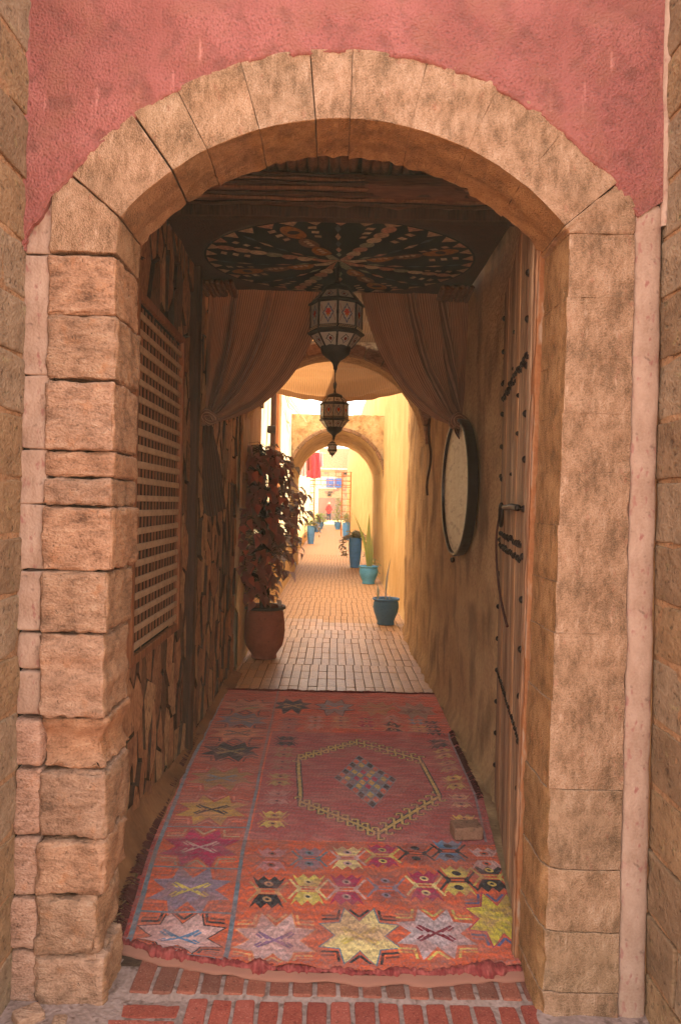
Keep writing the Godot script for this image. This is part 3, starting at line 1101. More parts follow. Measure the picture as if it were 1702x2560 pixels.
func blob(bones: Array, cell: float, soft: float) -> Geo:   # a continuous body: surface nets over smoothly joined tapered capsules [from, to, radius, radius]
	var lo := Vector3.ONE * 1e9
	var hi := -lo
	for b in bones:
		var r := Vector3.ONE * (maxf(b[2], b[3]) + cell * 3)
		lo = lo.min(b[0] - r).min(b[1] - r)
		hi = hi.max(b[0] + r).max(b[1] + r)
	var n := Vector3i(((hi - lo) / cell).ceil()) + Vector3i.ONE
	var f := PackedFloat32Array()
	f.resize(n.x * n.y * n.z)
	for z in n.z:
		for y in n.y:
			for x in n.x:
				var p := lo + Vector3(x, y, z) * cell
				var d := 1e3
				for b in bones:
					var ab: Vector3 = b[1] - b[0]
					var t := clampf((p - b[0]).dot(ab) / maxf(ab.length_squared(), 1e-6), 0, 1)
					var e = (p - (b[0] + ab * t)).length() - lerpf(b[2], b[3], t)
					var h := clampf(0.5 + 0.5 * (d - e) / soft, 0, 1)
					d = lerpf(d, e, h) - soft * h * (1 - h)
				f[(z * n.y + y) * n.x + x] = d
	var g := Geo.new()
	var ids := {}
	var at := func(x: int, y: int, z: int) -> float: return f[(z * n.y + y) * n.x + x]
	for z in n.z - 1:
		for y in n.y - 1:
			for x in n.x - 1:
				var sum := Vector3.ZERO
				var count := 0
				for a in 3:
					for k in 4:
						var c := Vector3i.ZERO
						c[(a + 1) % 3] = k & 1
						c[(a + 2) % 3] = k >> 1
						var e := c
						e[a] = 1
						var v0: float = at.call(x + c.x, y + c.y, z + c.z)
						var v1: float = at.call(x + e.x, y + e.y, z + e.z)
						if (v0 < 0) != (v1 < 0):
							sum += Vector3(c).lerp(Vector3(e), v0 / (v0 - v1))
							count += 1
				if count:
					ids[Vector3i(x, y, z)] = g.add(lo + (Vector3(x, y, z) + sum / count) * cell)
	for z in range(1, n.z - 1):
		for y in range(1, n.y - 1):
			for x in range(1, n.x - 1):
				var v0: float = at.call(x, y, z)
				for a in 3:
					var e := Vector3i(x, y, z)
					e[a] += 1
					var v1: float = at.call(e.x, e.y, e.z)
					if (v0 < 0) == (v1 < 0):
						continue
					var b := Vector3i.ZERO
					var c := Vector3i.ZERO
					b[(a + 1) % 3] = 1
					c[(a + 2) % 3] = 1
					var p := Vector3i(x, y, z)
					var q := [ids[p - b - c], ids[p - c], ids[p], ids[p - b]]
					if v0 < 0:
						g.quad(q[0], q[1], q[2], q[3])
					else:
						g.quad(q[3], q[2], q[1], q[0])
	return g


func leaf_mesh(len_: float, wide: float, droop: float) -> Geo:   # a pointed leaf folded along its midrib, base at the origin, growing along +x
	var g := Geo.new()
	var mid := []
	var lft := []
	var rgt := []
	var prof := [0.06, 0.8, 1.0, 0.72, 0.36, 0.0]
	for i in 6:
		var t := i / 5.0
		var y := -droop * t * t * len_
		mid.append(g.add(Vector3(t * len_, y, 0), Vector2(t, 0.5)))
		lft.append(g.add(Vector3(t * len_ - 0.03 * len_, y + prof[i] * wide * 0.22, -prof[i] * wide / 2), Vector2(t, 0)))
		rgt.append(g.add(Vector3(t * len_ - 0.03 * len_, y + prof[i] * wide * 0.22, prof[i] * wide / 2), Vector2(t, 1)))
	for i in 5:
		g.quad(mid[i], mid[i + 1], lft[i + 1], lft[i])
		g.quad(rgt[i], rgt[i + 1], mid[i + 1], mid[i])
	return g


func leafy(c: Color) -> StandardMaterial3D:
	var m := plain(c, 0.5)
	m.backlight_enabled = true
	m.backlight = Color(0.7, 0.7, 0.7)
	m.cull_mode = BaseMaterial3D.CULL_DISABLED
	return m


func tuft(count: int, where: Callable, len_: float, m: Material, called: String, parent: Node3D) -> void:   # many small leaves as one piece of foliage
	var g := Geo.new()
	for i in count:
		var p: Vector3 = where.call(i)
		g.xf = Transform3D(Basis.from_euler(Vector3(R(-0.6, 0.6), R(0, TAU), R(-1.0, 0.5))), p)
		var l := len_ * R(0.7, 1.3)
		var w := l * 0.6
		var a := g.add(Vector3.ZERO)
		var b := g.add(Vector3(l * 0.5, l * 0.06, w / 2))
		var c := g.add(Vector3(l, -l * 0.12, 0))
		var d := g.add(Vector3(l * 0.5, l * 0.06, -w / 2))
		g.quad(a, b, c, d)
	stuff(called, g, m, parent)


func far_end() -> void:
	var o := thing("end_house", "old stone house with a small blue window closing the alley", "house", Vector3(0, 0, -77))
	var g := Geo.new()
	g.box(Vector3(0, 3.6, -2), Vector3(16, 7.3, 4))
	part("wall", g, MT.rubble, o)
	g = Geo.new()
	g.cbox(Vector3(-0.2, 5.15, 0.06), Vector3(4.2, 0.16, 0.2), 0.02)
	part("ledge", g, MT.white, o)
	var w := Geo.new()
	w.cbox(Vector3(-0.62, 3.75, 0.03), Vector3(2.0, 1.25, 0.12), 0.02)
	var wn := part("window_panel", w, MT.white, o)
	for k in 2:
		g = Geo.new()
		g.cbox(Vector3(-0.30 + k * 0.86, 3.72, 0.12), Vector3(0.80, 0.95, 0.05), 0.02)
		var s := part("shutter", g, plain(Color(0.10, 0.32, 0.62), 0.6), o)
		for j in 5:
			g = Geo.new()
			g.cbox(Vector3(-0.30 + k * 0.86, 3.38 + j * 0.17, 0.155), Vector3(0.66, 0.10, 0.03), 0.008)
			part("slat", g, plain(Color(0.14, 0.38, 0.68), 0.6), s)
	g = Geo.new()
	g.cbox(Vector3(-2.3, 6.3, 0.06), Vector3(1.5, 1.5, 0.1), 0.02)
	var hi := part("upper_window", g, plain(Color(0.35, 0.55, 0.75), 0.6), o)
	for j in 3:
		g = Geo.new()
		g.cbox(Vector3(-2.3, 5.85 + j * 0.45, 0.125), Vector3(1.5, 0.07, 0.04), 0.01)
		part("glazing_bar", g, plain(Color(0.85, 0.85, 0.82), 0.6), hi)
	g = Geo.new()
	g.cbox(Vector3(-0.2, 1.1, 0.03), Vector3(2.4, 2.2, 0.08), 0.02)
	part("doorway", g, plain(Color(0.56, 0.42, 0.34), 0.9), o)
	for k in 26:   # rough courses that can still be told apart
		g = Geo.new()
		g.cbox(Vector3.ZERO, Vector3(R(0.3, 0.6), R(0.2, 0.3), 0.12), 0.03)
		var b := part("stone", g, MT.stone[rg.randi() % 5], o)
		b.position = Vector3(R(-2.6, 2.2), 2.5 + (k % 4) * 0.28 if k < 16 else 4.5 + (k % 3) * 0.2, 0.0)
	# garden arch of metal bars with ivy
	o = thing("trellis_arch", "rust coloured metal trellis arch with ivy standing over the alley", "trellis", Vector3(-0.24, 0, -38.0))
	var rust := plain(Color(0.72, 0.43, 0.20), 0.6)
	for sx in [-1.13, 0.70]:
		for k in 2:
			for dz in [0.0, -0.9]:
				g = Geo.new()
				g.tube([Vector3(sx + k * 0.44, 0, dz), Vector3(sx + k * 0.44, 3.22, dz)], 0.022, 6)
				part("post", g, rust, o)
		for j in 10:
			g = Geo.new()
			g.tube([Vector3(sx - 0.02, 0.35 + j * 0.3, 0), Vector3(sx + 0.46, 0.35 + j * 0.3, 0)], 0.014, 5)
			part("rung", g, rust, o)
	for j in 4:
		g = Geo.new()
		g.tube([Vector3(-1.13, 2.55 + j * 0.22, 0.0), Vector3(1.14, 2.55 + j * 0.22, 0.0)], 0.016, 5)
		part("crossbar", g, rust, o)
	for k in 7:
		g = Geo.new()
		g.tube([Vector3(-1.13 + k * 0.378, 2.55, 0.0), Vector3(-1.13 + k * 0.378, 3.22, 0.0)], 0.013, 5)
		part("grid_bar", g, rust, o)
	tuft(420, func(i):
		var e = i % 3
		if e == 0:
			return Vector3(-1.1 + R(0, 0.5), R(0.5, 2.6), R(-0.1, 0.1))
		if e == 1:
			return Vector3(0.72 + R(0, 0.42), R(0.4, 2.4), R(-0.1, 0.1))
		return Vector3(R(-0.8, 0.9), 2.62 - absf(R(-0.2, 0.2)), R(-0.1, 0.1)), 0.07, leafy(Color(0.42, 0.46, 0.16)), "ivy", o)
	# washing on the left wall
	o = thing("clothesline", "clothesline strung out from the left wall beyond the far arch", "clothesline", Vector3(-1.10, 0, -25.0))
	g = Geo.new()
	g.tube([Vector3(-0.03, 3.35, 0.3), Vector3(0.35, 3.30, 0.0), Vector3(0.85, 3.29, -0.4)], 0.008, 5)
	part("line", g, MT.white, o)
	var wash := [["skirt", "bright pink skirt hanging on the clothesline", 0.36, 0.34, 0.86, Color(0.90, 0.04, 0.22)], ["towel", "white and pink towel pegged over the clothesline", 0.55, 0.17, 0.46, Color(0.75, 0.60, 0.66)], ["shirt", "red shirt hanging nearest the wall on the clothesline", 0.16, 0.2, 0.62, Color(0.55, 0.05, 0.05)], ["cloth", "white cloth hanging low behind the pink skirt", 0.04, 0.16, 0.80, Color(0.75, 0.68, 0.68)]]
	for k in wash.size():
		var q: Array = wash[k]
		g = Geo.new()
		g.grid(14, 10, func(u, t):
			var x: float = q[2] + (u - 0.5) * q[3] * (1.0 + 0.4 * t)
			return Vector3(x - 1.0, 3.30 - t * q[4] + 0.02 * sin(u * 9.0), -25.0 + 0.1 * k * (1 if k != 1 else -1.2) - (x - 0.2) * 0.7 + 0.03 * sin(u * 16.0 + k) * (0.3 + t)))
		var cm := plain(q[5], 0.9)
		cm.backlight_enabled = true
		cm.backlight = Color(0.35, 0.35, 0.35)
		tag(part(q[0], g, cm), q[1], "laundry", "washing on the line")
	# person far down the alley, seen from the front, standing with arms together
	o = thing("person", "person in a red jacket, dark trousers and pale hat standing far down the alley", "person", Vector3(-0.32, 0, -71.0))
	var body := [[Vector3(0, 1.53, 0), Vector3(0, 1.60, 0.01), 0.10, 0.085], [Vector3(0, 1.36, 0), Vector3(0, 1.47, 0), 0.06, 0.055], [Vector3(0, 0.95, 0), Vector3(0, 1.33, 0), 0.15, 0.15], [Vector3(-0.16, 1.33, 0), Vector3(-0.24, 1.05, 0.02), 0.055, 0.045], [Vector3(0.16, 1.33, 0), Vector3(0.24, 1.05, 0.02), 0.055, 0.045], [Vector3(-0.24, 1.05, 0.02), Vector3(-0.07, 1.02, 0.2), 0.042, 0.032], [Vector3(0.24, 1.05, 0.02), Vector3(0.07, 1.02, 0.2), 0.042, 0.032], [Vector3(-0.09, 0.92, 0), Vector3(-0.10, 0.5, 0.02), 0.09, 0.06], [Vector3(0.09, 0.92, 0), Vector3(0.11, 0.5, 0.02), 0.09, 0.06], [Vector3(-0.10, 0.5, 0.02), Vector3(-0.10, 0.08, 0), 0.06, 0.045], [Vector3(0.11, 0.5, 0.02), Vector3(0.12, 0.08, 0), 0.06, 0.045], [Vector3(-0.10, 0.04, 0), Vector3(-0.11, 0.04, 0.15), 0.04, 0.035], [Vector3(0.12, 0.04, 0), Vector3(0.14, 0.04, 0.15), 0.04, 0.035]]
	part("body", blob(body, 0.03, 0.03), plain(Color(0.62, 0.42, 0.32), 0.7), o)
	part("jacket", blob([[Vector3(0, 0.86, 0), Vector3(0, 1.34, 0), 0.20, 0.18], [Vector3(-0.17, 1.33, 0), Vector3(-0.25, 1.05, 0.02), 0.085, 0.075], [Vector3(0.17, 1.33, 0), Vector3(0.25, 1.05, 0.02), 0.085, 0.075], [Vector3(-0.25, 1.05, 0.02), Vector3(-0.10, 1.03, 0.17), 0.07, 0.06], [Vector3(0.25, 1.05, 0.02), Vector3(0.10, 1.03, 0.17), 0.07, 0.06]], 0.03, 0.04), plain(Color(0.75, 0.10, 0.08), 0.8), o)
	part("trousers", blob([[Vector3(-0.09, 0.86, 0), Vector3(-0.10, 0.5, 0.02), 0.115, 0.085], [Vector3(0.09, 0.86, 0), Vector3(0.11, 0.5, 0.02), 0.115, 0.085], [Vector3(-0.10, 0.5, 0.02), Vector3(-0.10, 0.1, 0), 0.085, 0.07], [Vector3(0.11, 0.5, 0.02), Vector3(0.12, 0.1, 0), 0.085, 0.07]], 0.03, 0.03), plain(Color(0.12, 0.13, 0.20), 0.8), o)
	g = Geo.new()
	g.lathe([Vector2(0.0, 0.15), Vector2(0.08, 0.145), Vector2(0.105, 0.08), Vector2(0.11, 0.0), Vector2(0.19, -0.02), Vector2(0.185, -0.035), Vector2(0.10, -0.02)], 18, Vector3(0, 1.64, 0))
	part("hat", g, plain(Color(0.62, 0.55, 0.44), 0.9), o)


func rug_edge(d: float) -> Vector2:   # left and right edge of the rug at a distance
	var l := [[2.5, -0.72], [2.8, -0.745], [3.47, -0.815], [4.5, -0.870], [6.5, -0.905]]
	var r := [[2.5, 0.69], [2.7, 0.71], [4.2, 0.86], [6.5, 0.895]]
	var out := Vector2.ZERO
	for k in 2:
		var t: Array = l if k == 0 else r
		out[k] = t[-1][1]
		for i in t.size() - 1:
			if d <= t[i + 1][0]:
				out[k] = lerpf(t[i][1], t[i + 1][1], (d - t[i][0]) / (t[i + 1][0] - t[i][0]))
				break
	return out


func rug_texture() -> ImageTexture:
	var W := 640
	var H := 1536
	var rose := Color(0.50, 0.21, 0.19)
	var orange := Color(0.68, 0.27, 0.15)
	var dull := Color(0.54, 0.23, 0.17)
	var grey := Color(0.34, 0.36, 0.38)
	var dark := Color(0.15, 0.11, 0.11)
	var blush := Color(0.66, 0.48, 0.43)
	var yellow := Color(0.68, 0.56, 0.24)
	var straw := Color(0.72, 0.60, 0.36)
	var magenta := Color(0.56, 0.10, 0.22)
	var lilac := Color(0.46, 0.35, 0.38)
	var blue := Color(0.27, 0.37, 0.46)
	var cv := Canvas.new(W, H, orange)
	var P := func(u: float, t: float) -> Vector2: return Vector2(u * W, t * H)
	# fields
	cv.poly([P.call(0.0, 0.0), P.call(0.02, 0.0), P.call(0.02, 1.0), P.call(0.0, 1.0)], Color(0.52, 0.16, 0.14))
	cv.poly([P.call(0.285, 0.262), P.call(1.0, 0.262), P.call(1.0, 0.70), P.call(0.285, 0.70)], rose)
	cv.poly([P.call(0.0, 0.262), P.call(0.28, 0.262), P.call(0.28, 1.0), P.call(0.0, 1.0)], dull)
	cv.poly([P.call(0.28, 0.70), P.call(1.0, 0.70), P.call(1.0, 1.0), P.call(0.28, 1.0)], dull.lerp(orange, 0.35))
	var star := func(u: float, t: float, wu: float, wt: float, col: Color, rim: Color, ink: Color, mark: Color) -> void:
		var sh := [[-0.38, 1], [0, 0.5], [0.38, 1], [0.5, 0.46], [1, 0.40], [0.62, 0], [1, -0.40], [0.5, -0.46], [0.38, -1], [0, -0.5], [-0.38, -1], [-0.5, -0.46], [-1, -0.40], [-0.62, 0], [-1, 0.40], [-0.5, 0.46]]
		var big := []
		var pts := []
		for q in sh:
			pts.append(P.call(u + q[0] * wu, t + q[1] * wt))
			big.append(P.call(u + q[0] * wu * 1.07, t + q[1] * wt * 1.07))
		cv.poly(big, rim)
		cv.poly(pts, col)
		for sx in [-1, 1]:
			for sy in [-1, 1]:
				for k in 2:
					var c := mark if k == 0 else mark.lerp(orange, 0.45)
					var e := 0.98 - k * 0.17
					cv.line(P.call(u + sx * wu * 0.52, t + sy * wt * e * 0.98), P.call(u + sx * wu * (0.55 + 0.02), t + sy * wt * (0.60 + k * 0.06)), 4.5, c)
					cv.line(P.call(u + sx * wu * (0.55 + k * 0.08), t + sy * wt * (0.60 + k * 0.13)), P.call(u + sx * wu * 0.98, t + sy * wt * (0.58 + k * 0.13)), 5.0, c)
				cv.line(P.call(u, t), P.call(u + sx * wu * 0.42, t + sy * wt * 0.30), 5.0, ink)
				for k in 2:
					var a := 0.16 + k * 0.16
					cv.line(P.call(u + sx * wu * a, t + sy * wt * a * 0.25), P.call(u + sx * wu * (a + 0.16), t + sy * wt * (a * 0.25 + 0.16)), 4.0, ink)
		for sy in [-1, 1]:
			cv.line(P.call(u - wu * 0.26, t + sy * wt * 0.98), P.call(u, t + sy * wt * 0.68), 5.0, mark)
			cv.line(P.call(u + wu * 0.26, t + sy * wt * 0.98), P.call(u, t + sy * wt * 0.68), 5.0, mark)
	var horn := func(u: float, t: float, wu: float, wt: float, col: Color, arm: Color) -> void:
		for sy in [-1, 1]:
			var pts := [P.call(u - wu * 0.48, t + sy * wt * 0.18), P.call(u - wu * 0.72, t + sy * wt * 0.55)]
			for k in 7:
				pts.append(P.call(u + wu * (-0.9 + k * 0.3), t + sy * wt * (0.98 if k % 2 == 0 else 0.68)))
			pts.append(P.call(u + wu * 0.72, t + sy * wt * 0.55))
			pts.append(P.call(u + wu * 0.48, t + sy * wt * 0.18))
			cv.poly(pts, col)
			cv.ellipse(P.call(u, t + sy * wt * 0.46), Vector2(7, 9), 0.78, arm)
			cv.ellipse(P.call(u, t + sy * wt * 0.46), Vector2(3, 4), 0.78, dark)
			for sx in [-1, 1]:
				cv.line(P.call(u + sx * wu * 0.52, t), P.call(u + sx * wu * 1.02, t + sy * wt * 0.62), 4.5, arm)
				cv.line(P.call(u + sx * wu * 0.40, t), P.call(u + sx * wu * 0.60, t + sy * wt * 0.22), 4.0, arm)
		cv.line(P.call(u - wu * 0.5, t - wt * 0.1), P.call(u + wu * 0.5, t - wt * 0.1), 3.0, arm)
		cv.line(P.call(u - wu * 0.5, t + wt * 0.1), P.call(u + wu * 0.5, t + wt * 0.1), 3.0, arm)
	# border columns on the left
	var rows := [[0.050, blush, dark, blue, dark], [0.140, lilac, orange, yellow, dull], [0.240, magenta, dull, blush, Color(0.55, 0.42, 0.30)], [0.350, Color(0.58, 0.42, 0.18), dull, dark, Color(0.62, 0.36, 0.30)], [0.465, Color(0.48, 0.33, 0.18), dull, grey, Color(0.60, 0.34, 0.30)], [0.588, dark, dull, Color(0.44, 0.34, 0.20), Color(0.22, 0.12, 0.11)], [0.690, Color(0.60, 0.36, 0.26), dull, Color(0.30, 0.22, 0.20), dark], [0.770, Color(0.32, 0.30, 0.33), dull, Color(0.54, 0.34, 0.24), dark], [0.868, Color(0.56, 0.36, 0.28), dull, Color(0.34, 0.20, 0.18), dark]]
	for q in rows:
		star.call(0.150, q[0], 0.108, 0.046 if q[0] < 0.1 else 0.050, q[1], q[2], q[3], q[4])
	for t in [0.0, 0.095, 0.188, 0.295]:
		cv.line(P.call(0.03, t), P.call(0.27, t), 5.0, grey)
	# front row of large stars
	star.call(0.387, 0.050, 0.100, 0.046, blush, orange.lerp(straw, 0.4), Color(0.42, 0.28, 0.36), straw.lerp(orange, 0.4))
	star.call(0.600, 0.060, 0.098, 0.048, straw, Color(0.30, 0.36, 0.40), yellow, dark)
	star.call(0.792, 0.067, 0.100, 0.046, Color(0.62, 0.50, 0.48), orange, Color(0.40, 0.08, 0.12), yellow)
	star.call(0.965, 0.095, 0.085, 0.050, Color(0.68, 0.58, 0.16), magenta, yellow, Color(0.28, 0.28, 0.42))
	# two rows of ram's horn motifs
	var one := [[0.358, 0.138, dark, Color(0.62, 0.42, 0.24)], [0.465, 0.145, yellow, straw], [0.568, 0.148, magenta, blush], [0.674, 0.153, dull, lilac], [0.781, 0.159, magenta, straw], [0.872, 0.171, yellow, dark], [0.964, 0.180, dark, yellow]]
	for q in one:
		horn.call(q[0], q[1], 0.050, 0.033, q[2], q[3])
	var two := [[0.359, 0.211, Color(0.62, 0.36, 0.34), dull], [0.464, 0.215, Color(0.50, 0.33, 0.34), grey], [0.572, 0.220, straw, blush], [0.671, 0.227, magenta, yellow], [0.766, 0.234, dull, dark], [0.862, 0.243, blue, dark], [0.962, 0.225, blush, orange]]
	for q in two:
		horn.call(q[0], q[1], 0.050, 0.030, q[2], q[3])
	# inner columns
	var inner := [[0.323, Color(0.62, 0.50, 0.22)], [0.397, Color(0.56, 0.36, 0.32)], [0.465, Color(0.52, 0.40, 0.22)], [0.53, Color(0.46, 0.28, 0.22)], [0.59, Color(0.48, 0.33, 0.22)], [0.646, dark], [0.71, Color(0.50, 0.27, 0.24)], [0.765, Color(0.48, 0.25, 0.22)]]
	for q in inner:
		horn.call(0.345, q[0], 0.045, 0.027, q[1], q[1].lerp(rose, 0.5))
		horn.call(0.925, q[0], 0.040, 0.027, q[1].lerp(yellow, 0.3) if q[0] < 0.6 else dark, q[1].lerp(rose, 0.4))
	for k in 5:
		horn.call(0.45 + k * 0.105, 0.735, 0.042, 0.026, [Color(0.60, 0.38, 0.32), Color(0.62, 0.36, 0.22), Color(0.50, 0.13, 0.18), Color(0.22, 0.15, 0.13), Color(0.60, 0.42, 0.22)][k], Color(0.58, 0.36, 0.26))
		horn.call(0.45 + k * 0.105, 0.785, 0.042, 0.022, [Color(0.58, 0.38, 0.34), Color(0.60, 0.40, 0.24), Color(0.52, 0.16, 0.18), Color(0.56, 0.36, 0.30), Color(0.34, 0.36, 0.38)][k], Color(0.55, 0.33, 0.24))
	# far row of stars
	star.call(0.345, 0.875, 0.085, 0.060, Color(0.13, 0.12, 0.14), dull, Color(0.50, 0.36, 0.22), orange)
	star.call(0.530, 0.870, 0.085, 0.060, Color(0.42, 0.36, 0.35), dark, orange, dull)
	star.call(0.715, 0.868, 0.085, 0.060, Color(0.52, 0.32, 0.20), dull, dull, dull)
	star.call(0.885, 0.860, 0.085, 0.060, Color(0.44, 0.32, 0.26), dull, Color(0.34, 0.22, 0.18), dull)
	# stripes of the warp borders
	cv.poly([P.call(0.268, 0.0), P.call(0.282, 0.0), P.call(0.277, 0.5), P.call(0.268, 0.5)], grey)
	cv.poly([P.call(0.268, 0.5), P.call(0.277, 0.5), P.call(0.270, 1.0), P.call(0.263, 1.0)], grey.lerp(dull, 0.4))
	cv.poly([P.call(0.022, 0.0), P.call(0.036, 0.0), P.call(0.030, 1.0), P.call(0.020, 1.0)], grey)
	cv.poly([P.call(0.972, 0.27), P.call(0.98, 0.27), P.call(0.98, 0.7), P.call(0.972, 0.7)], grey.lerp(rose, 0.3))
	# the hooked hexagon
	var hx := [P.call(0.399, 0.563), P.call(0.418, 0.383), P.call(0.661, 0.286), P.call(0.860, 0.413), P.call(0.834, 0.565), P.call(0.613, 0.652)]
	var gold := Color(0.56, 0.45, 0.22)
	for k in 6:
		var a: Vector2 = hx[k]
		var b: Vector2 = hx[(k + 1) % 6]
		if k == 0 or k == 3:
			cv.line(a, b, 13, dark)
			cv.line(a, b, 7, gold)
			continue
		cv.line(a, b, 15, dark)
		for pass_ in 2:
			var n := 8
			for i in n + 1:
				var c := a.lerp(b, float(i) / n)
				var th := 8.0 if pass_ == 0 else 4.0
				var col := dark if pass_ == 0 else gold
				for s in [-1, 1]:
					var up := c + Vector2(0, s * 26)
					cv.line(c, up, th + 1, col)
					var dirx: float = -s * signf(b.x - a.x) * 11.0 * (1 if k in [1, 2] else 1)
					cv.line(up, up + Vector2(dirx, 0), th + 2, col)
					cv.line(up + Vector2(dirx, 0), up + Vector2(dirx, -s * 10), th, col)
			cv.line(a, b, 15 if pass_ == 0 else 8, dark if pass_ == 0 else gold)
	# the chequered lozenge
	var dl: Vector2 = P.call(0.525, 0.474)
	var dr: Vector2 = P.call(0.735, 0.474)
	var dt: Vector2 = P.call(0.616, 0.580)
	var db: Vector2 = P.call(0.647, 0.366)
	cv.poly([dl, dt, dr, db], grey)
	var nq := 7
	for j in nq:
		for i in nq:
			var f := func(a: float, b: float) -> Vector2: return dl.lerp(dt, a).lerp(db.lerp(dr, a), b)
			var ring := mini(mini(i, nq - 1 - i), mini(j, nq - 1 - j))
			var col := grey
			if ring == 0:
				col = dark if (i + j) % 2 == 0 else orange.lerp(rose, 0.4)
			elif ring == 1:
				col = gold if (i + j) % 2 == 0 else grey.lerp(rose, 0.3)
			elif ring == 2:
				col = yellow.lerp(rose, 0.3) if (i + j) % 2 else magenta.lerp(rose, 0.3)
			else:
				col = Color(0.60, 0.20, 0.18)
			var e := 0.03
			cv.poly([f.call((i + 0.12) / nq + e * 0, (j + 0.12) / nq), f.call((i + 0.88) / nq, (j + 0.12) / nq), f.call((i + 0.88) / nq, (j + 0.88) / nq), f.call((i + 0.12) / nq, (j + 0.88) / nq)], col)
	# wear: worn pile, weft lines, dust; far part lightened against dim light
	var n1 := noise_bytes(201, 0.012, 512)
	var n2 := noise_bytes(202, 0.06, 512, 4, 1)
	var n3 := noise_bytes(203, 0.2, 512)
	for y in H:
		var weft := 0.95 + 0.08 * sin(y * 1.9)
		for x in W:
			var k := (y * W + x) * 3
			var q := ((y % 512) << 9) + (x & 511)
			var worn := clampf((n1[q] - 120) / 110.0, 0, 0.42)
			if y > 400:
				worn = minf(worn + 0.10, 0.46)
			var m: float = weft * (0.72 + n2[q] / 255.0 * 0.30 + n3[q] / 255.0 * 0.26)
			m *= 1.30 if y < 400 else 1.54  # far part brightened in the colour where the passage is dim
			var grey_: float = (cv.d[k] + cv.d[k + 1] + cv.d[k + 2]) / 3.0
			cv.d[k] = int(clampf(lerpf(lerpf(cv.d[k], grey_, 0.12), 132, worn) * m, 0, 255))
			cv.d[k + 1] = int(clampf(lerpf(lerpf(cv.d[k + 1], grey_, 0.12), 84, worn) * m, 0, 255))
			cv.d[k + 2] = int(clampf(lerpf(lerpf(cv.d[k + 2], grey_, 0.12), 74, worn) * m, 0, 255))
	return cv.texture()


func rug_height(u: float, t: float) -> float:
	var y := 0.012 + nn(Vector3(u * 1.5, t * 3.8, 3.0), 2.2) * 0.006
	y += 0.020 * exp(-pow((t - 0.70 - 0.02 * sin(u * 5.0) - 0.012 * u) / 0.010, 2)) * smoothstep(0.25, 0.5, u)
	y += 0.012 * exp(-pow((t - 0.835 - 0.02 * u) / 0.008, 2)) * smoothstep(0.2, 0.5, u)
	y += 0.022 * exp(-pow((u - 0.77 - (t - 0.8) * 0.25) / 0.018, 2)) * smoothstep(0.70, 0.76, t) * (1.0 - smoothstep(0.9, 0.97, t))
	y += 0.010 * exp(-pow((u - 0.215 - 0.03 * t) / 0.01, 2)) * smoothstep(0.3, 0.4, t) * (1.0 - smoothstep(0.58, 0.64, t))
	y += 0.018 * exp(-pow((u - 0.94) / 0.03, 2)) * smoothstep(0.42, 0.5, t) * (1.0 - smoothstep(0.62, 0.7, t))
	y += 0.02 * exp(-pow(t / 0.012, 2)) * (0.6 + nn(Vector3(u * 6, 0, 2), 1.0))
	return y


func rug_at(u: float, t: float) -> Vector3:
	var d := 2.568 + t * 3.867
	d += 0.17 * pow(1.0 - u, 4.0) * (1.0 - smoothstep(0.0, 0.06, t)) + 0.05 * pow(u, 4.0) * (1.0 - smoothstep(0.0, 0.06, t))
	d += nz.get_noise_1d(u * 7.0) * 0.016 * (1.0 - smoothstep(0.0, 0.05, t)) + nz.get_noise_1d(u * 5.0 + 40) * 0.03 * smoothstep(0.96, 1.0, t)
	var e := rug_edge(d)
	return Vector3(lerpf(e.x, e.y, u), rug_height(u, t), -d)


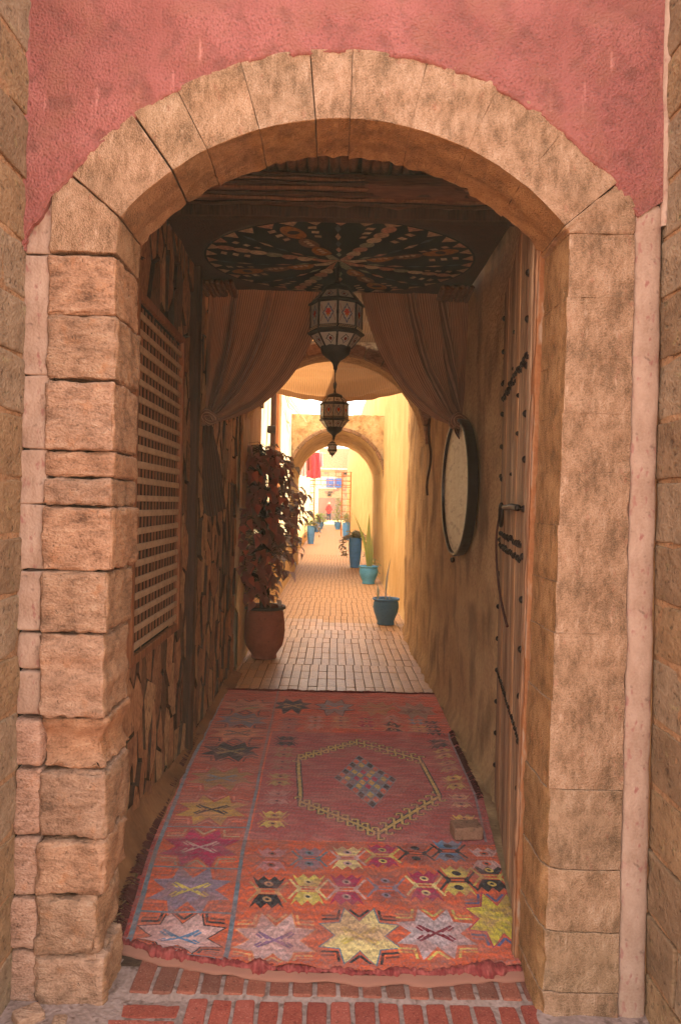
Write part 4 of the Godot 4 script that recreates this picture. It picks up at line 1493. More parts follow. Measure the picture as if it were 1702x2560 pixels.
func rug() -> void:
	var o := thing("rug", "worn red and orange rug with star and hexagon motifs on the passage floor", "rug")
	var g := Geo.new()
	g.grid(90, 230, func(u, t): return rug_at(u, t))
	g.grid(90, 40, func(u, t): return rug_at(u, t) - Vector3(0, 0.009, 0), Vector2.ONE, true)
	var m := StandardMaterial3D.new()
	m.albedo_texture = rug_texture()
	m.roughness = 1.0
	m.metallic_specular = 0.1
	m.texture_repeat = false
	var fuzz := noise_bytes(211, 0.16, 512)
	var hm := Image.create_from_data(512, 512, false, Image.FORMAT_L8, fuzz)
	hm.convert(Image.FORMAT_RGBA8)
	hm.bump_map_to_normal_map(2.0)
	m.normal_enabled = true
	m.normal_texture = ImageTexture.create_from_image(hm)
	m.rim_enabled = true
	m.rim = 0.3
	part("weave", g, m, o)
	# rolled, torn front hem and the tan binding below it
	var hem := surface({"m": 0.3, "ramp": [Color(0.24, 0.09, 0.09), Color(0.46, 0.17, 0.16), Color(0.60, 0.28, 0.25), Color(0.72, 0.42, 0.36)], "layers": [[221, 0.02, 0.7], [222, 0.1, 0.7, 3, 1]], "bump": 4.0, "rough": 0.95, "size": 256})
	g = Geo.new()
	g.grid(220, 14, func(u, t):
		var p := rug_at(clampf(u, 0.0, 1.0), 0.004)
		var a: float = t * PI * 1.5 - 0.6
		var big := 0.010 + nz.get_noise_1d(u * 22.0) * 0.008 + nz.get_noise_1d(u * 70.0 + 3) * 0.007
		big += 0.016 * exp(-pow((u - 0.36) / 0.02, 2)) + 0.014 * exp(-pow((u - 0.90) / 0.04, 2)) + 0.01 * exp(-pow((u - 0.12) / 0.06, 2))
		return Vector3(p.x, maxf(0.004, 0.014 + sin(a) * big * 0.9 + nz.get_noise_2d(u * 60, t * 4) * 0.004), p.z + 0.014 - cos(a) * big * 1.5 + nz.get_noise_2d(u * 50, t * 3 + 9) * 0.006), Vector2.ONE, false)
	part("rolled_hem", g, hem, o)
	g = Geo.new()
	g.grid(140, 6, func(u, t):
		var p := rug_at(u, 0.002)
		var drop := 0.036 + nz.get_noise_1d(u * 6.0 + 20.0) * 0.018
		return Vector3(p.x, 0.016 - t * drop * 0.55, p.z + 0.024 + t * (0.026 + nz.get_noise_1d(u * 8.0) * 0.012) + 0.01 * sin(t * PI)))
	part("binding", g, plain(Color(0.54, 0.35, 0.28), 1.0), o)
	g = Geo.new()
	g.grid(90, 6, func(u, t):
		var p := rug_at(u, 0.995)
		var a: float = PI * t
		return Vector3(p.x, 0.010 + sin(a) * (0.014 + nz.get_noise_1d(u * 30.0) * 0.008), p.z - 0.01 - cos(a) * 0.014))
	part("far_hem", g, tinted(hem, Color(0.75, 0.7, 0.7)), o)
	# fringe of dark tufts along the left edge, ragged threads on the right
	g = Geo.new()
	for i in 520:
		var t := R(0.03, 0.99)
		var left := i % 13 < 10
		if not left:
			t = R(0.40, 0.70)
		var p := rug_at(0.004 if left else 0.985, t)
		var s := -1.0 if left else 1.0
		var l := R(0.025, 0.06) if left else R(0.01, 0.03)
		g.tube([p + Vector3(-0.01 * s, 0.004, 0), p + Vector3(s * l * 0.5, 0.012 + R(0, 0.01), R(-0.006, 0.006)), p + Vector3(s * l, R(0.0, 0.012), R(-0.014, 0.014))], [0.005, 0.004, 0.0015], 4)
	stuff("fringe", g, plain(Color(0.30, 0.12, 0.11), 1.0), o)


func door() -> void:
	var a := Vector3(0.702, 0.0, -2.75)
	var b := Vector3(0.908, 0.0, -4.12)
	var along := (b - a).normalized()
	var wide := (b - a).length()
	var face := along.cross(Vector3.UP).normalized()
	if face.x > 0:
		face = -face
	var o := thing("studded_door", "open wooden plank door studded with iron nails against the right wall", "door")
	o.transform = Transform3D(Basis(along, Vector3.UP, along.cross(Vector3.UP)).orthonormalized(), a)
	var fz := signf(o.transform.basis.z.dot(face))   # local z of the visible face
	var boards := 13
	var wb := wide / boards
	for i in boards:
		var g := Geo.new()
		g.cbox(Vector3.ZERO, Vector3(wb - 0.016, 2.74, 0.036), 0.008)
		var p := part("plank", g, MT.plank[[0, 2, 1, 0, 3, 1, 0, 2, 1, 0, 3, 1, 2][i]], o)
		p.position = Vector3((i + 0.5) * wb, 1.395 + R(-0.004, 0.004), -fz * 0.018 + R(-0.003, 0.003))
	var g2 := Geo.new()
	g2.box(Vector3(wide / 2, 1.395, -fz * 0.045), Vector3(wide - 0.02, 2.7, 0.02))
	part("back_boards", g2, MT.dark_wood, o)
	var stud := Geo.new()
	stud.lathe([Vector2(0.0, 0.012), Vector2(0.007, 0.0105), Vector2(0.012, 0.006), Vector2(0.0145, 0.0), Vector2(0.0145, -0.004)], 10)
	var sm := stud.mesh()
	var small := Geo.new()
	small.lathe([Vector2(0.0, 0.009), Vector2(0.006, 0.007), Vector2(0.010, 0.0), Vector2(0.010, -0.003)], 8)
	var tm := small.mesh()
	var put := func(x: float, y: float, mesh: Mesh) -> void:
		var s := part("stud", mesh, MT.iron, o)
		s.position = Vector3(x, y, fz * 0.001)
		s.rotation = Vector3(fz * PI / 2, 0, 0)
	for k in 15:
		put.call(wide - 0.03, 0.22 + k * 0.171 + R(-0.01, 0.01), sm)
		put.call(0.10 + R(-0.01, 0.01), 0.20 + k * 0.175 + R(-0.01, 0.01), sm)
	for k in 5:
		put.call(wide - 0.10 + R(-0.02, 0.02), 1.58 + k * 0.17, sm)
		put.call(0.42 + R(-0.05, 0.3), 1.75 + k * 0.16, tm)
	for k in 26:
		for y in [1.40, 1.46]:
			put.call(0.16 + k * (wide - 0.20) / 26.0 + R(-0.008, 0.008), y + R(-0.006, 0.006), sm if k % 2 else tm)
	for k in 30:
		put.call(0.05 + k * (wide - 0.08) / 30.0, 2.16 + 0.018 * (k % 2) + R(-0.012, 0.012), sm if k % 2 else tm)
		put.call(0.10 + k * (wide - 0.16) / 30.0, 0.73 + R(-0.004, 0.004), tm)
	# bolt bar and knocker ring
	var g := Geo.new()
	var z := fz * 0.022
	g.tube([Vector3(0.10, 1.60, z), Vector3(0.40, 1.605, z), Vector3(0.62, 1.60, z * 1.2), Vector3(0.95, 1.60, z)], 0.013, 8)
	part("bolt", g, MT.iron, o)
	g = Geo.new()
	var ring := []
	for k in 17:
		ring.append(Vector3(0.80 + cos(TAU * k / 16) * 0.05, 1.565 + sin(TAU * k / 16) * 0.05, z * 1.6))
	g.tube(ring, 0.010, 6)
	part("knocker", g, MT.iron, o)
	g = Geo.new()
	var cord := []
	for k in 15:
		var t := k / 14.0
		cord.append(Vector3(0.90 + 0.30 * sin(t * 2.3) - 0.62 * t * t, 1.58 - 0.44 * t + 0.05 * sin(t * 5.0), fz * (0.02 + 0.02 * sin(t * PI))))
	g.tube(cord, 0.006, 5)
	part("pull_cord", g, plain(Color(0.26, 0.12, 0.08), 0.9), o)
	# door posts between leaf and stone
	o = thing("door_post", "worn orange door post between plank door and stone jamb", "door post")
	g = Geo.new()
	g.block(Vector3(0.042, 2.62, 0.05), 0.006, 0.06, func(p, d): return p + d * nn(p, 7.0) * 0.008, func(p): return p + Vector3(0.714 + p.y * 0.014, 1.31, -2.703))
	var clay := surface({"m": 0.6, "ramp": [Color(0.38, 0.22, 0.14), Color(0.52, 0.31, 0.18), Color(0.58, 0.38, 0.24), Color(0.62, 0.49, 0.39)], "layers": [[231, 0.015, 0.5, 2, 1], [232, 0.09, 0.4]], "spots": [[233, 0.03, 0.66, Color(0.62, 0.52, 0.44), 0.8, 3, 1]], "bump": 3.0, "rough": 0.9, "size": 256})
	part("orange_strip", g, clay, o)
	g = Geo.new()
	g.block(Vector3(0.010, 2.62, 0.03), 0.005, 0.06, func(p, d): return p + d * nn(p + Vector3(3, 0, 0), 9.0) * 0.008, func(p): return p + Vector3(0.694 + p.y * 0.014, 1.31, -2.712))
	part("weathered_strip", g, tinted(MT.grain, Color(0.86, 0.80, 0.78)), o)
	# a stone that keeps the door open
	o = tag(part("doorstop_stone", _stone(Vector3(0.14, 0.062, 0.10), 0.010, 5), tinted(MT.block[0], Color(0.92, 0.84, 0.86), Vector3(0.3, 0.2, 0.9))), "brown grey block lying on the rug against the open door", "doorstop")
	o.position = Vector3(0.675, 0.045, -3.66)
	o.rotation.y = 0.12


func _stone(s: Vector3, r: float, sd: int) -> ArrayMesh:
	var g := Geo.new()
	g.block(s, r, 0.02, func(p, d): return p + d * nn(p + Vector3(sd, 0, 0), 25.0) * 0.004, func(p): return p)
	return g.mesh()


func ceiling() -> void:
	var o := thing("timber_ceiling", "dark timber roof of poles and beams over the passage entrance", "roof")
	var g := Geo.new()
	g.box(Vector3(0, 3.75, -3.95), Vector3(2.3, 0.7, 2.62))
	part("roof_slab", g, MT.dark_wood, o)
	for i in 36:
		g = Geo.new()
		var x := -0.89 + i * 0.0505
		g.tube([Vector3(x, 3.30 + R(-0.01, 0.01), -2.66), Vector3(x + R(-0.01, 0.01), 3.235 + R(-0.008, 0.008), -3.3), Vector3(x + R(-0.012, 0.012), 3.235 + R(-0.008, 0.008), -3.92)], 0.0245, 7)
		part("pole", g, MT.reed, o)
	g = Geo.new()
	var pts := []
	var rad := []
	for k in 30:
		var x := -0.92 + k * 1.84 / 29.0
		pts.append(Vector3(x, 3.125 + nz.get_noise_1d(x * 3.0) * 0.02, -3.70 + nz.get_noise_1d(x * 2.0 + 9) * 0.03))
		rad.append(0.075 + nz.get_noise_1d(x * 9.0 + 30) * 0.014)
	g.tube(pts, rad, 14)
	var log_o := part("log_beam", g, MT.beam, o)
	for k in 7:   # splits and ridges of the old log
		g = Geo.new()
		var l := []
		var y := 0.05 - k * 0.022
		for i in 14:
			var x := -0.88 + i * 1.76 / 13.0
			l.append(Vector3(x, 3.125 + y + nz.get_noise_1d(x * 4 + k * 7) * 0.012, -3.70 + 0.072 - absf(y) * 0.35 + nz.get_noise_1d(x * 5.0 + k) * 0.014))
		g.tube(l, 0.011, 5)
		part("ridge", g, MT.reed if k % 2 else MT.dark_wood, log_o)
	g = Geo.new()
	g.cbox(Vector3(0.0, 3.105, -3.925), Vector3(1.84, 0.085, 0.07), 0.008)
	part("flat_beam", g, MT.dark_wood, o)
	g = Geo.new()
	g.cbox(Vector3(0.52, 3.165, -3.58), Vector3(0.56, 0.025, 0.22), 0.004)
	var bd := part("board", g, tinted(MT.grain, Color(0.80, 0.52, 0.42)), o)
	bd.rotation.x = 0.1
	bd.position = Vector3(0, 0.36, -0.30) * 0.0
	# panel with a round opening
	g = Geo.new()
	var ring := 64
	g.grid(ring, 4, func(u, t):
		var a: float = TAU * u
		var inn := Vector2(0.012 + cos(a) * 0.80, -4.62 + sin(a) * 0.675)
		var k := maxf(absf(cos(a)) / 0.905, absf(sin(a)) / 0.70)
		var outp := Vector2(cos(a) / k, -4.63 + sin(a) / k)
		var p := inn.lerp(outp, t)
		return Vector3(p.x, 3.088 + nn(Vector3(p.x, p.y, 0), 4.0) * 0.006, p.y), Vector2.ONE, true)
	part("panel", g, tinted(MT.grain, Color(0.42, 0.28, 0.26)), o)
	for s in [-1, 1]:
		for k in 7:
			g = Geo.new()
			g.tube([Vector3(s * (0.70 + k * 0.032), 3.05 + R(-0.006, 0.006), -5.02), Vector3(s * (0.70 + k * 0.032) + R(-0.01, 0.01), 3.04 + R(-0.006, 0.006), -5.30)], 0.018, 7)
			part("corner_pole", g, MT.reed, o)
	# the round patterned cloth
	var W := 640
	var cv := Canvas.new(W, W, Color(0.055, 0.042, 0.040))
	var c := Vector2(W / 2.0, W / 2.0)
	var sandy := Color(0.66, 0.54, 0.42)
	var ochre := Color(0.60, 0.38, 0.17)
	var pale := Color(0.72, 0.64, 0.50)
	var sage := Color(0.52, 0.53, 0.42)
	var rosy := Color(0.66, 0.48, 0.38)
	var slate := Color(0.26, 0.29, 0.31)
	var pol := func(a: float, r: float) -> Vector2: return c + Vector2(cos(a), sin(a)) * r * W / 2
	for k in 8:   # broad sectors of dull brown between the chains
		var a0 := TAU * (k + 0.12) / 8
		var a1 := TAU * (k + 0.88) / 8
		if k % 2 == 0:
			cv.poly([c, pol.call(a0, 0.80), pol.call((a0 + a1) / 2, 0.88), pol.call(a1, 0.80)], Color(0.11, 0.08, 0.065))
	for k in 36:
		var a := TAU * k / 36
		cv.poly([pol.call(a - 0.07, 0.985), pol.call(a + 0.07, 0.985), pol.call(a, 0.90)], sandy if k % 3 else rosy)
	for k in 8:
		var a := TAU * (k + 0.5) / 8
		for e in [-0.17, 0.17]:
			for j in 3:
				var r := 0.86 - j * 0.085
				cv.poly([pol.call(a + e - 0.035, r - 0.022), pol.call(a + e + 0.035, r - 0.022), pol.call(a + e + 0.02, r + 0.022), pol.call(a + e - 0.045, r + 0.022)], pale if j % 2 else sandy)
	for k in 8:
		var a := TAU * (k + 0.5) / 8 + 0.02
		if k % 2 == 0:
			var big := [[0.78, 0.135, 0.075, ochre], [0.53, 0.115, 0.062, Color(0.46, 0.32, 0.22)], [0.32, 0.11, 0.062, ochre]]
			for q in big:
				cv.ellipse(pol.call(a, q[0]), Vector2(q[1], q[2]) * W / 2, a, q[3])
				var inner := pale if q[0] < 0.7 else Color(0.14, 0.10, 0.08)
				for e in ([-0.5, 0.0, 0.5] if q[0] < 0.7 else [0.0]):
					var m0: Vector2 = pol.call(a, q[0] + e * q[1] * 0.8)
					cv.ellipse(m0, Vector2(q[1] * 0.16, q[2] * 0.34) * W / 2 * (1.0 if q[0] < 0.7 else 1.7), a, inner)
		else:
			for j in 6:
				cv.ellipse(pol.call(a, 0.27 + j * 0.12), Vector2(0.066, 0.05) * W / 2, a, [pale, rosy, sage, pale, sandy, rosy][j])
	for k in 8:
		var a := TAU * k / 8 + 0.02
		for j in 5:
			var r := 0.27 + j * 0.145
			cv.poly([pol.call(a, r - 0.072), pol.call(a + 0.02 / r, r), pol.call(a, r + 0.072), pol.call(a - 0.02 / r, r)], [sage, rosy, slate, sandy, slate][j])
	for k in 8:
		var a := TAU * (k + 0.5) / 8
		cv.poly([c, pol.call(a - 0.34, 0.11), pol.call(a - 0.14, 0.21), pol.call(a + 0.14, 0.21), pol.call(a + 0.34, 0.11)], [pale, rosy, sage, rosy][k % 4])
	var n1 := noise_bytes(241, 0.08, 512)
	for i in W * W:
		var x := i % W
		var y := i / W
		var q := 0.74 + n1[((y & 511) << 9) + (x & 511)] / 255.0 * 0.5
		for e in 3:
			cv.d[i * 3 + e] = int(clampf(cv.d[i * 3 + e] * q, 0, 255))
	var m := StandardMaterial3D.new()
	m.albedo_texture = cv.texture()
	m.roughness = 1.0
	m.metallic_specular = 0.1
	g = Geo.new()
	var at := g.add(Vector3(0.012, 3.082, -4.62), Vector2(0.5, 0.5))
	for j in range(1, 9):
		for k in 65:
			var a: float = TAU * k / 64
			var r := j / 8.0
			g.add(Vector3(0.012 + cos(a) * r * 0.815, 3.074 - 0.016 * sin(r * PI) * (1 + 0.6 * cos(a * 8)), -4.62 - sin(a) * r * 0.685), Vector2(0.5 + cos(a) * r * 0.5, 0.5 - sin(a) * r * 0.5))
	for k in 64:
		g.tri(at, at + 2 + k, at + 1 + k)
	for j in 7:
		for k in 64:
			var q := at + 1 + j * 65 + k
			g.quad(q, q + 1, q + 66, q + 65)
	o = tag(part("round_ceiling_cloth", g, m), "round black cloth with ochre and cream patches stretched under the roof", "ceiling cloth")


func stripe_material(c0: Color, c1: Color, back: float) -> StandardMaterial3D:
	var cv := Canvas.new(64, 64, c0)
	for k in 2:
		cv.poly([Vector2(k * 32 + 2, 0), Vector2(k * 32 + 13, 0), Vector2(k * 32 + 13, 64), Vector2(k * 32 + 2, 64)], c1)
		cv.poly([Vector2(k * 32 + 20, 0), Vector2(k * 32 + 23, 0), Vector2(k * 32 + 23, 64), Vector2(k * 32 + 20, 64)], c1.lerp(c0, 0.5))
	var n := noise_bytes(251, 0.2, 64)
	for i in 64 * 64:
		for e in 3:
			cv.d[i * 3 + e] = int(clampf(cv.d[i * 3 + e] * (0.86 + n[i] / 255.0 * 0.28), 0, 255))
	var m := StandardMaterial3D.new()
	m.albedo_texture = cv.texture()
	m.roughness = 0.9
	m.metallic_specular = 0.15
	m.backlight_enabled = true
	m.backlight = Color(back, back, back)
	m.cull_mode = BaseMaterial3D.CULL_DISABLED
	m.rim_enabled = true
	m.rim = 0.3
	return m


func curtains() -> void:
	var cloth := stripe_material(Color(0.50, 0.36, 0.28), Color(0.72, 0.55, 0.44), 0.9)
	var z0 := -5.34
	for s in [-1, 1]:
		var o := thing("curtain", "striped brown curtain knotted back to the left wall with a long hanging tail" if s < 0 else "striped brown curtain knotted back at the right above the round panel", "curtain")
		var top0 := Vector3(-0.89, 3.22, z0) if s < 0 else Vector3(0.92, 3.22, z0)
		var top1 := Vector3(-0.045, 3.17, z0 + 0.0) if s < 0 else Vector3(0.145, 3.17, z0 + 0.0)
		var knot := Vector3(-0.865, 2.175, z0 + 0.08) if s < 0 else Vector3(0.855, 2.19, z0 + 0.08)
		var c0 := Vector3(-0.905, 2.75, z0) if s < 0 else Vector3(0.915, 2.70, z0)
		var c1 := Vector3(-0.22, 2.24, z0 + 0.05) if s < 0 else Vector3(0.34, 2.26, z0 + 0.05)
		var g := Geo.new()
		g.grid(150, 60, func(u, t):
			var e := pow(u, 1.15)
			var p0 := top0.lerp(top1, e) - Vector3(0, 0.035 * sin(u * PI), 0)
			var p1 := c0.lerp(c1, e)
			var p2 := knot + Vector3((u - 0.5) * 0.05 * -s, (u - 0.5) * -0.06, 0)
			var a := p0.lerp(p1, t).lerp(p1.lerp(p2, t), t)
			var f := sin(u * 19.0 + 2.5 * sin(t * 2.0)) * 0.022 + sin(u * 47.0 + t * 3.0) * 0.008 + nn(Vector3(u * 3, t * 2, s), 1.6) * 0.03
			f += 0.07 * exp(-pow((u - 0.26 - 0.05 * t) / 0.022, 2)) - 0.08 * exp(-pow((u - 0.30 - 0.05 * t) / 0.018, 2))
			f += 0.06 * exp(-pow((u - 0.56) / 0.024, 2)) - 0.075 * exp(-pow((u - 0.60) / 0.02, 2))
			var taper = 0.35 + 0.65 * t if t < 0.75 else lerpf(0.84, 0.35, (t - 0.75) / 0.25)
			a.z += f * taper * 1.5
			a.x += f * 0.3 * taper
			return a, Vector2(26, 1))
		part("drape", g, cloth, o)
		g = Geo.new()   # the knot
		var kp := []
		var kr := []
		for k in 26:
			var a := TAU * 1.6 * k / 25.0
			kp.append(knot + Vector3(cos(a) * 0.038, sin(a) * 0.028 - 0.01 + 0.02 * sin(a * 0.5), 0.02 + 0.03 * sin(a * 0.7)))
			kr.append(0.026 + 0.007 * sin(k * 1.7))
		g.tube(kp, kr, 10, Vector2(4, 1))
		part("knot", g, cloth, o)
		g = Geo.new()
		var ln := 0.66 if s < 0 else 0.13
		g.grid(22, 16, func(u, t):
			var w := lerpf(0.05, 0.15 if s < 0 else 0.07, smoothstep(0.0, 0.5, t))
			return knot + Vector3((u - 0.5) * w * 1.0 + 0.06 * t * t, -0.02 - t * ln * (0.96 + 0.04 * sin(u * 5.0)), 0.01 + 0.022 * sin(u * 13.0) * (0.4 + t)), Vector2(5, 1))
		part("tail", g, tinted(cloth, Color(0.62, 0.60, 0.60)), o)
	# awning between the curtains and the arch
	var sail := stripe_material(Color(0.48, 0.33, 0.20), Color(0.60, 0.44, 0.29), 0.9)
	var g := Geo.new()
	g.grid(60, 40, func(u, t):
		var x := lerpf(-0.93, 0.94, u)
		var z := lerpf(-5.30, -7.40, t)
		return Vector3(x, 3.16 + 0.035 * t - 0.05 * sin(u * PI) * sin(t * PI) + 0.018 * sin(t * 22.0 + u * 2.0) + nn(Vector3(x, z, 4), 1.2) * 0.02, z), Vector2(40, 1))
	tag(part("awning", g, sail), "striped tan awning stretched between the curtains and the stone arch", "awning")
	g = Geo.new()
	g.grid(80, 60, func(u, t):
		var x := lerpf(-0.93, 0.98, u)
		var z := lerpf(-7.84, -9.25, t)
		var sag := sin(u * PI)
		var y := lerpf(3.30, 3.04 - 0.17 * sag, pow(t, 0.9))
		y -= 0.13 * (0.6 - absf(sin(t * 7.0 + 0.9 * sin(u * 3.1)))) * sag * (0.25 + t) + 0.02 * sin(t * 31.0 + u * 5.0) * t
		y += nn(Vector3(x * 1.4, t * 3.0, 8), 1.3) * 0.04 * t
		if t > 0.92:
			y -= 0.10 * (t - 0.92) / 0.08 * (0.5 + 0.5 * sag)
			z += 0.10 * (t - 0.92) / 0.08
		return Vector3(x, y, z), Vector2(44, 1))
	tag(part("awning", g, sail), "striped tan awning sagging in folds beyond the stone arch", "awning")


func lantern_glass(big: bool) -> StandardMaterial3D:
	var W := 96
	var H := 128 if big else 96
	var cv := Canvas.new(W, H, Color(0.80, 0.76, 0.70))
	var c := Vector2(W / 2.0, H / 2.0)
	var blue := Color(0.10, 0.22, 0.42)
	var red := Color(0.80, 0.16, 0.07)
	var r := Vector2(32, 56) if big else Vector2(30, 34)
	if big:
		for sx in [-1, 1]:
			for sy in [-1, 1]:
				for k in 8:
					var a := k / 8.0
					var b := (k + 1) / 8.0
					cv.line(c + Vector2(sx * (26 + 16 * a), sy * (10 + 38 * a * a)), c + Vector2(sx * (26 + 16 * b), sy * (10 + 38 * b * b)), 3, Color(0.62, 0.33, 0.20))
	for pass_ in 2:
		var p := []
		for k in 32:
			var a := TAU * k / 32
			var d := 1.0 / (absf(cos(a)) + absf(sin(a))) + 0.05 * cos(a * 8)
			d *= 1.0 if pass_ == 0 else 0.80
			p.append(c + Vector2(cos(a) * r.x, sin(a) * r.y) * d)
		cv.poly(p, (blue if big else Color(0.14, 0.13, 0.17)) if pass_ == 0 else Color(0.84, 0.82, 0.78))
	if big:
		for k in 6:
			cv.ellipse(c + Vector2(0, -6) + Vector2(cos(TAU * k / 6), sin(TAU * k / 6)) * Vector2(9, 12), Vector2(9, 6), TAU * k / 6, red)
		cv.ellipse(c + Vector2(0, 14), Vector2(4, 10), 0, Color(0.85, 0.60, 0.14))
	else:
		cv.ellipse(c, Vector2(11, 13), 0, Color(0.45, 0.14, 0.10))
	var m := StandardMaterial3D.new()
	m.albedo_texture = cv.texture()
	m.roughness = 0.25
	m.backlight_enabled = true
	m.backlight = Color(1.0, 1.0, 1.0)
	m.cull_mode = BaseMaterial3D.CULL_DISABLED
	return m


func lanterns() -> void:
	var o := thing("lantern", "large painted glass lantern hanging from the round ceiling cloth", "lantern", Vector3(0.0, 2.945, -4.64), "hanging lanterns along the alley")
	var tin := plain(Color(0.15, 0.10, 0.085), 0.55, 0.5)
	var g := Geo.new()
	var ph := PI / 8 + PI / 8 - 0.05
	g.lathe([Vector2(0.0, 0.015), Vector2(0.016, 0.012), Vector2(0.012, 0.0), Vector2(0.05, -0.012), Vector2(0.085, -0.028), Vector2(0.094, -0.046), Vector2(0.097, -0.06)], 16)
	part("dome", g, tin, o)
	var rings := [[[0.097, -0.058], [0.150, -0.118], "small"], [[0.154, -0.142], [0.154, -0.276], "big"], [[0.152, -0.322], [0.094, -0.392], "small"]]
	var glass_big := lantern_glass(true)
	var glass_small := lantern_glass(false)
	for q in rings:
		for k in 8:
			var a := ph + TAU * k / 8 + 0.05
			var b := ph + TAU * (k + 1) / 8 - 0.05
			g = Geo.new()
			var p0 := Vector2(q[0][0], q[0][1])
			var p1 := Vector2(q[1][0], q[1][1])
			g.flat(Vector3(cos(b) * p1.x, p1.y, sin(b) * p1.x), Vector3(cos(a) * p1.x, p1.y, sin(a) * p1.x), Vector3(cos(a) * p0.x, p0.y, sin(a) * p0.x), Vector3(cos(b) * p0.x, p0.y, sin(b) * p0.x))
			part("glass_pane", g, glass_big if q[2] == "big" else glass_small, o)
	g = Geo.new()
	for k in 8:
		var a := ph + TAU * k / 8
		var d := Vector3(cos(a), 0, sin(a))
		g.tube([d * 0.097 + Vector3(0, -0.058, 0), d * 0.152 + Vector3(0, -0.12, 0)], 0.0055, 5)
		g.tube([d * 0.156 + Vector3(0, -0.135, 0), d * 0.156 + Vector3(0, -0.285, 0)], 0.006, 5)
		g.tube([d * 0.153 + Vector3(0, -0.32, 0), d * 0.094 + Vector3(0, -0.395, 0)], 0.0055, 5)
	part("ribs", g, tin, o)
	g = Geo.new()   # the flared rims above and below the tall panes
	g.lathe([Vector2(0.146, -0.142), Vector2(0.158, -0.142), Vector2(0.174, -0.138), Vector2(0.172, -0.130), Vector2(0.152, -0.112), Vector2(0.146, -0.112)], 8, Vector3.ZERO, ph, true)
	part("upper_rim", g, tin, o)
	g = Geo.new()
	g.lathe([Vector2(0.146, -0.326), Vector2(0.155, -0.324), Vector2(0.174, -0.314), Vector2(0.174, -0.304), Vector2(0.160, -0.300), Vector2(0.160, -0.276), Vector2(0.148, -0.272)], 8, Vector3.ZERO, ph, true)
	var rim := part("lower_rim", g, tin, o)
	g = Geo.new()   # pale dots painted for light shining through pinholes in the band
	for k in 8:
		for i in 9:
			for j in 2:
				var t := (i + 0.7 + 0.4 * j) / 10.0
				var a := ph + TAU * k / 8
				var b := ph + TAU * (k + 1) / 8
				var p := Vector3(cos(a), 0, sin(a)).lerp(Vector3(cos(b), 0, sin(b)), t) * 0.1612
				g.cbox(p + Vector3(0, -0.283 - j * 0.009, 0), Vector3(0.005, 0.005, 0.005), 0.0015)
	stuff("pinhole_light", g, plain(Color(0.86, 0.74, 0.58), 0.7), rim)
	g = Geo.new()
	g.lathe([Vector2(0.094, -0.388), Vector2(0.090, -0.410), Vector2(0.082, -0.432), Vector2(0.060, -0.452), Vector2(0.034, -0.468), Vector2(0.018, -0.490), Vector2(0.012, -0.512), Vector2(0.013, -0.520), Vector2(0.007, -0.527), Vector2(0.004, -0.545), Vector2(0.0, -0.548)], 16)
	part("finial", g, tin, o)
	g = Geo.new()
	g.tube([Vector3(0, 0.01, 0), Vector3(0, 0.07, 0), Vector3(0.004, 0.135, 0)], [0.014, 0.009, 0.006], 6)
	for k in 4:
		var a := TAU * k / 4 + 0.4
		g.tube([Vector3(cos(a) * 0.012, 0.05, sin(a) * 0.012), Vector3(cos(a) * 0.022, 0.10, sin(a) * 0.02), Vector3(0.0, 0.133, 0.0)], 0.0035, 4)
	part("hanging_chain", g, tin, o)
	var two: Node3D = o.duplicate()
	two.name = "lantern"
	add_child(two, true)
	two.position = Vector3(0.0, 2.86, -8.62)
	two.rotation.y = -0.12
	two.set_meta("label", "smaller looking glass lantern hanging in front of the sagging awning")
	var three: Node3D = o.duplicate()
	three.name = "lantern"
	add_child(three, true)
	three.position = Vector3(-0.03, 3.085, -18.0)
	three.scale = Vector3.ONE * 0.72
	three.rotation.y = 0.3
	three.set_meta("label", "distant small lantern hanging under the far stone vault")
	g = Geo.new()
	g.tube([Vector3(0.0, 2.99, -8.62), Vector3(0.0, 3.20, -8.62)], 0.006, 5)
	tag(part("hanging_rope", g, MT.iron), "short cord holding the lantern below the sagging awning", "cord")


func pot_geo(prof: Array, wob = null) -> Geo:
	var g := Geo.new()
	var p := []
	for q in prof:
		p.append(Vector2(q[0], q[1]))
	g.lathe(p, 40, Vector3.ZERO, 0.0, false, wob)
	return g


func spear(base: Vector3, top: Vector3, bend: Vector3, wide: float) -> Geo:   # an upright sword-shaped leaf
	var g := Geo.new()
	g.grid(6, 14, func(u, t):
		var p := base.lerp(base.lerp(top, 0.5) + bend, t).lerp((base.lerp(top, 0.5) + bend).lerp(top, t), t)
		var w = wide * (0.55 + 0.9 * t if t < 0.5 else (1.0 - t) * 2.0) * 0.5
		var a = (u - 0.5) * 2.0
		return p + Vector3(a * w, 0, 0.35 * w * (1 - a * a)) + Vector3(0, 0, 0.01 * sin(t * 9)))
	return g


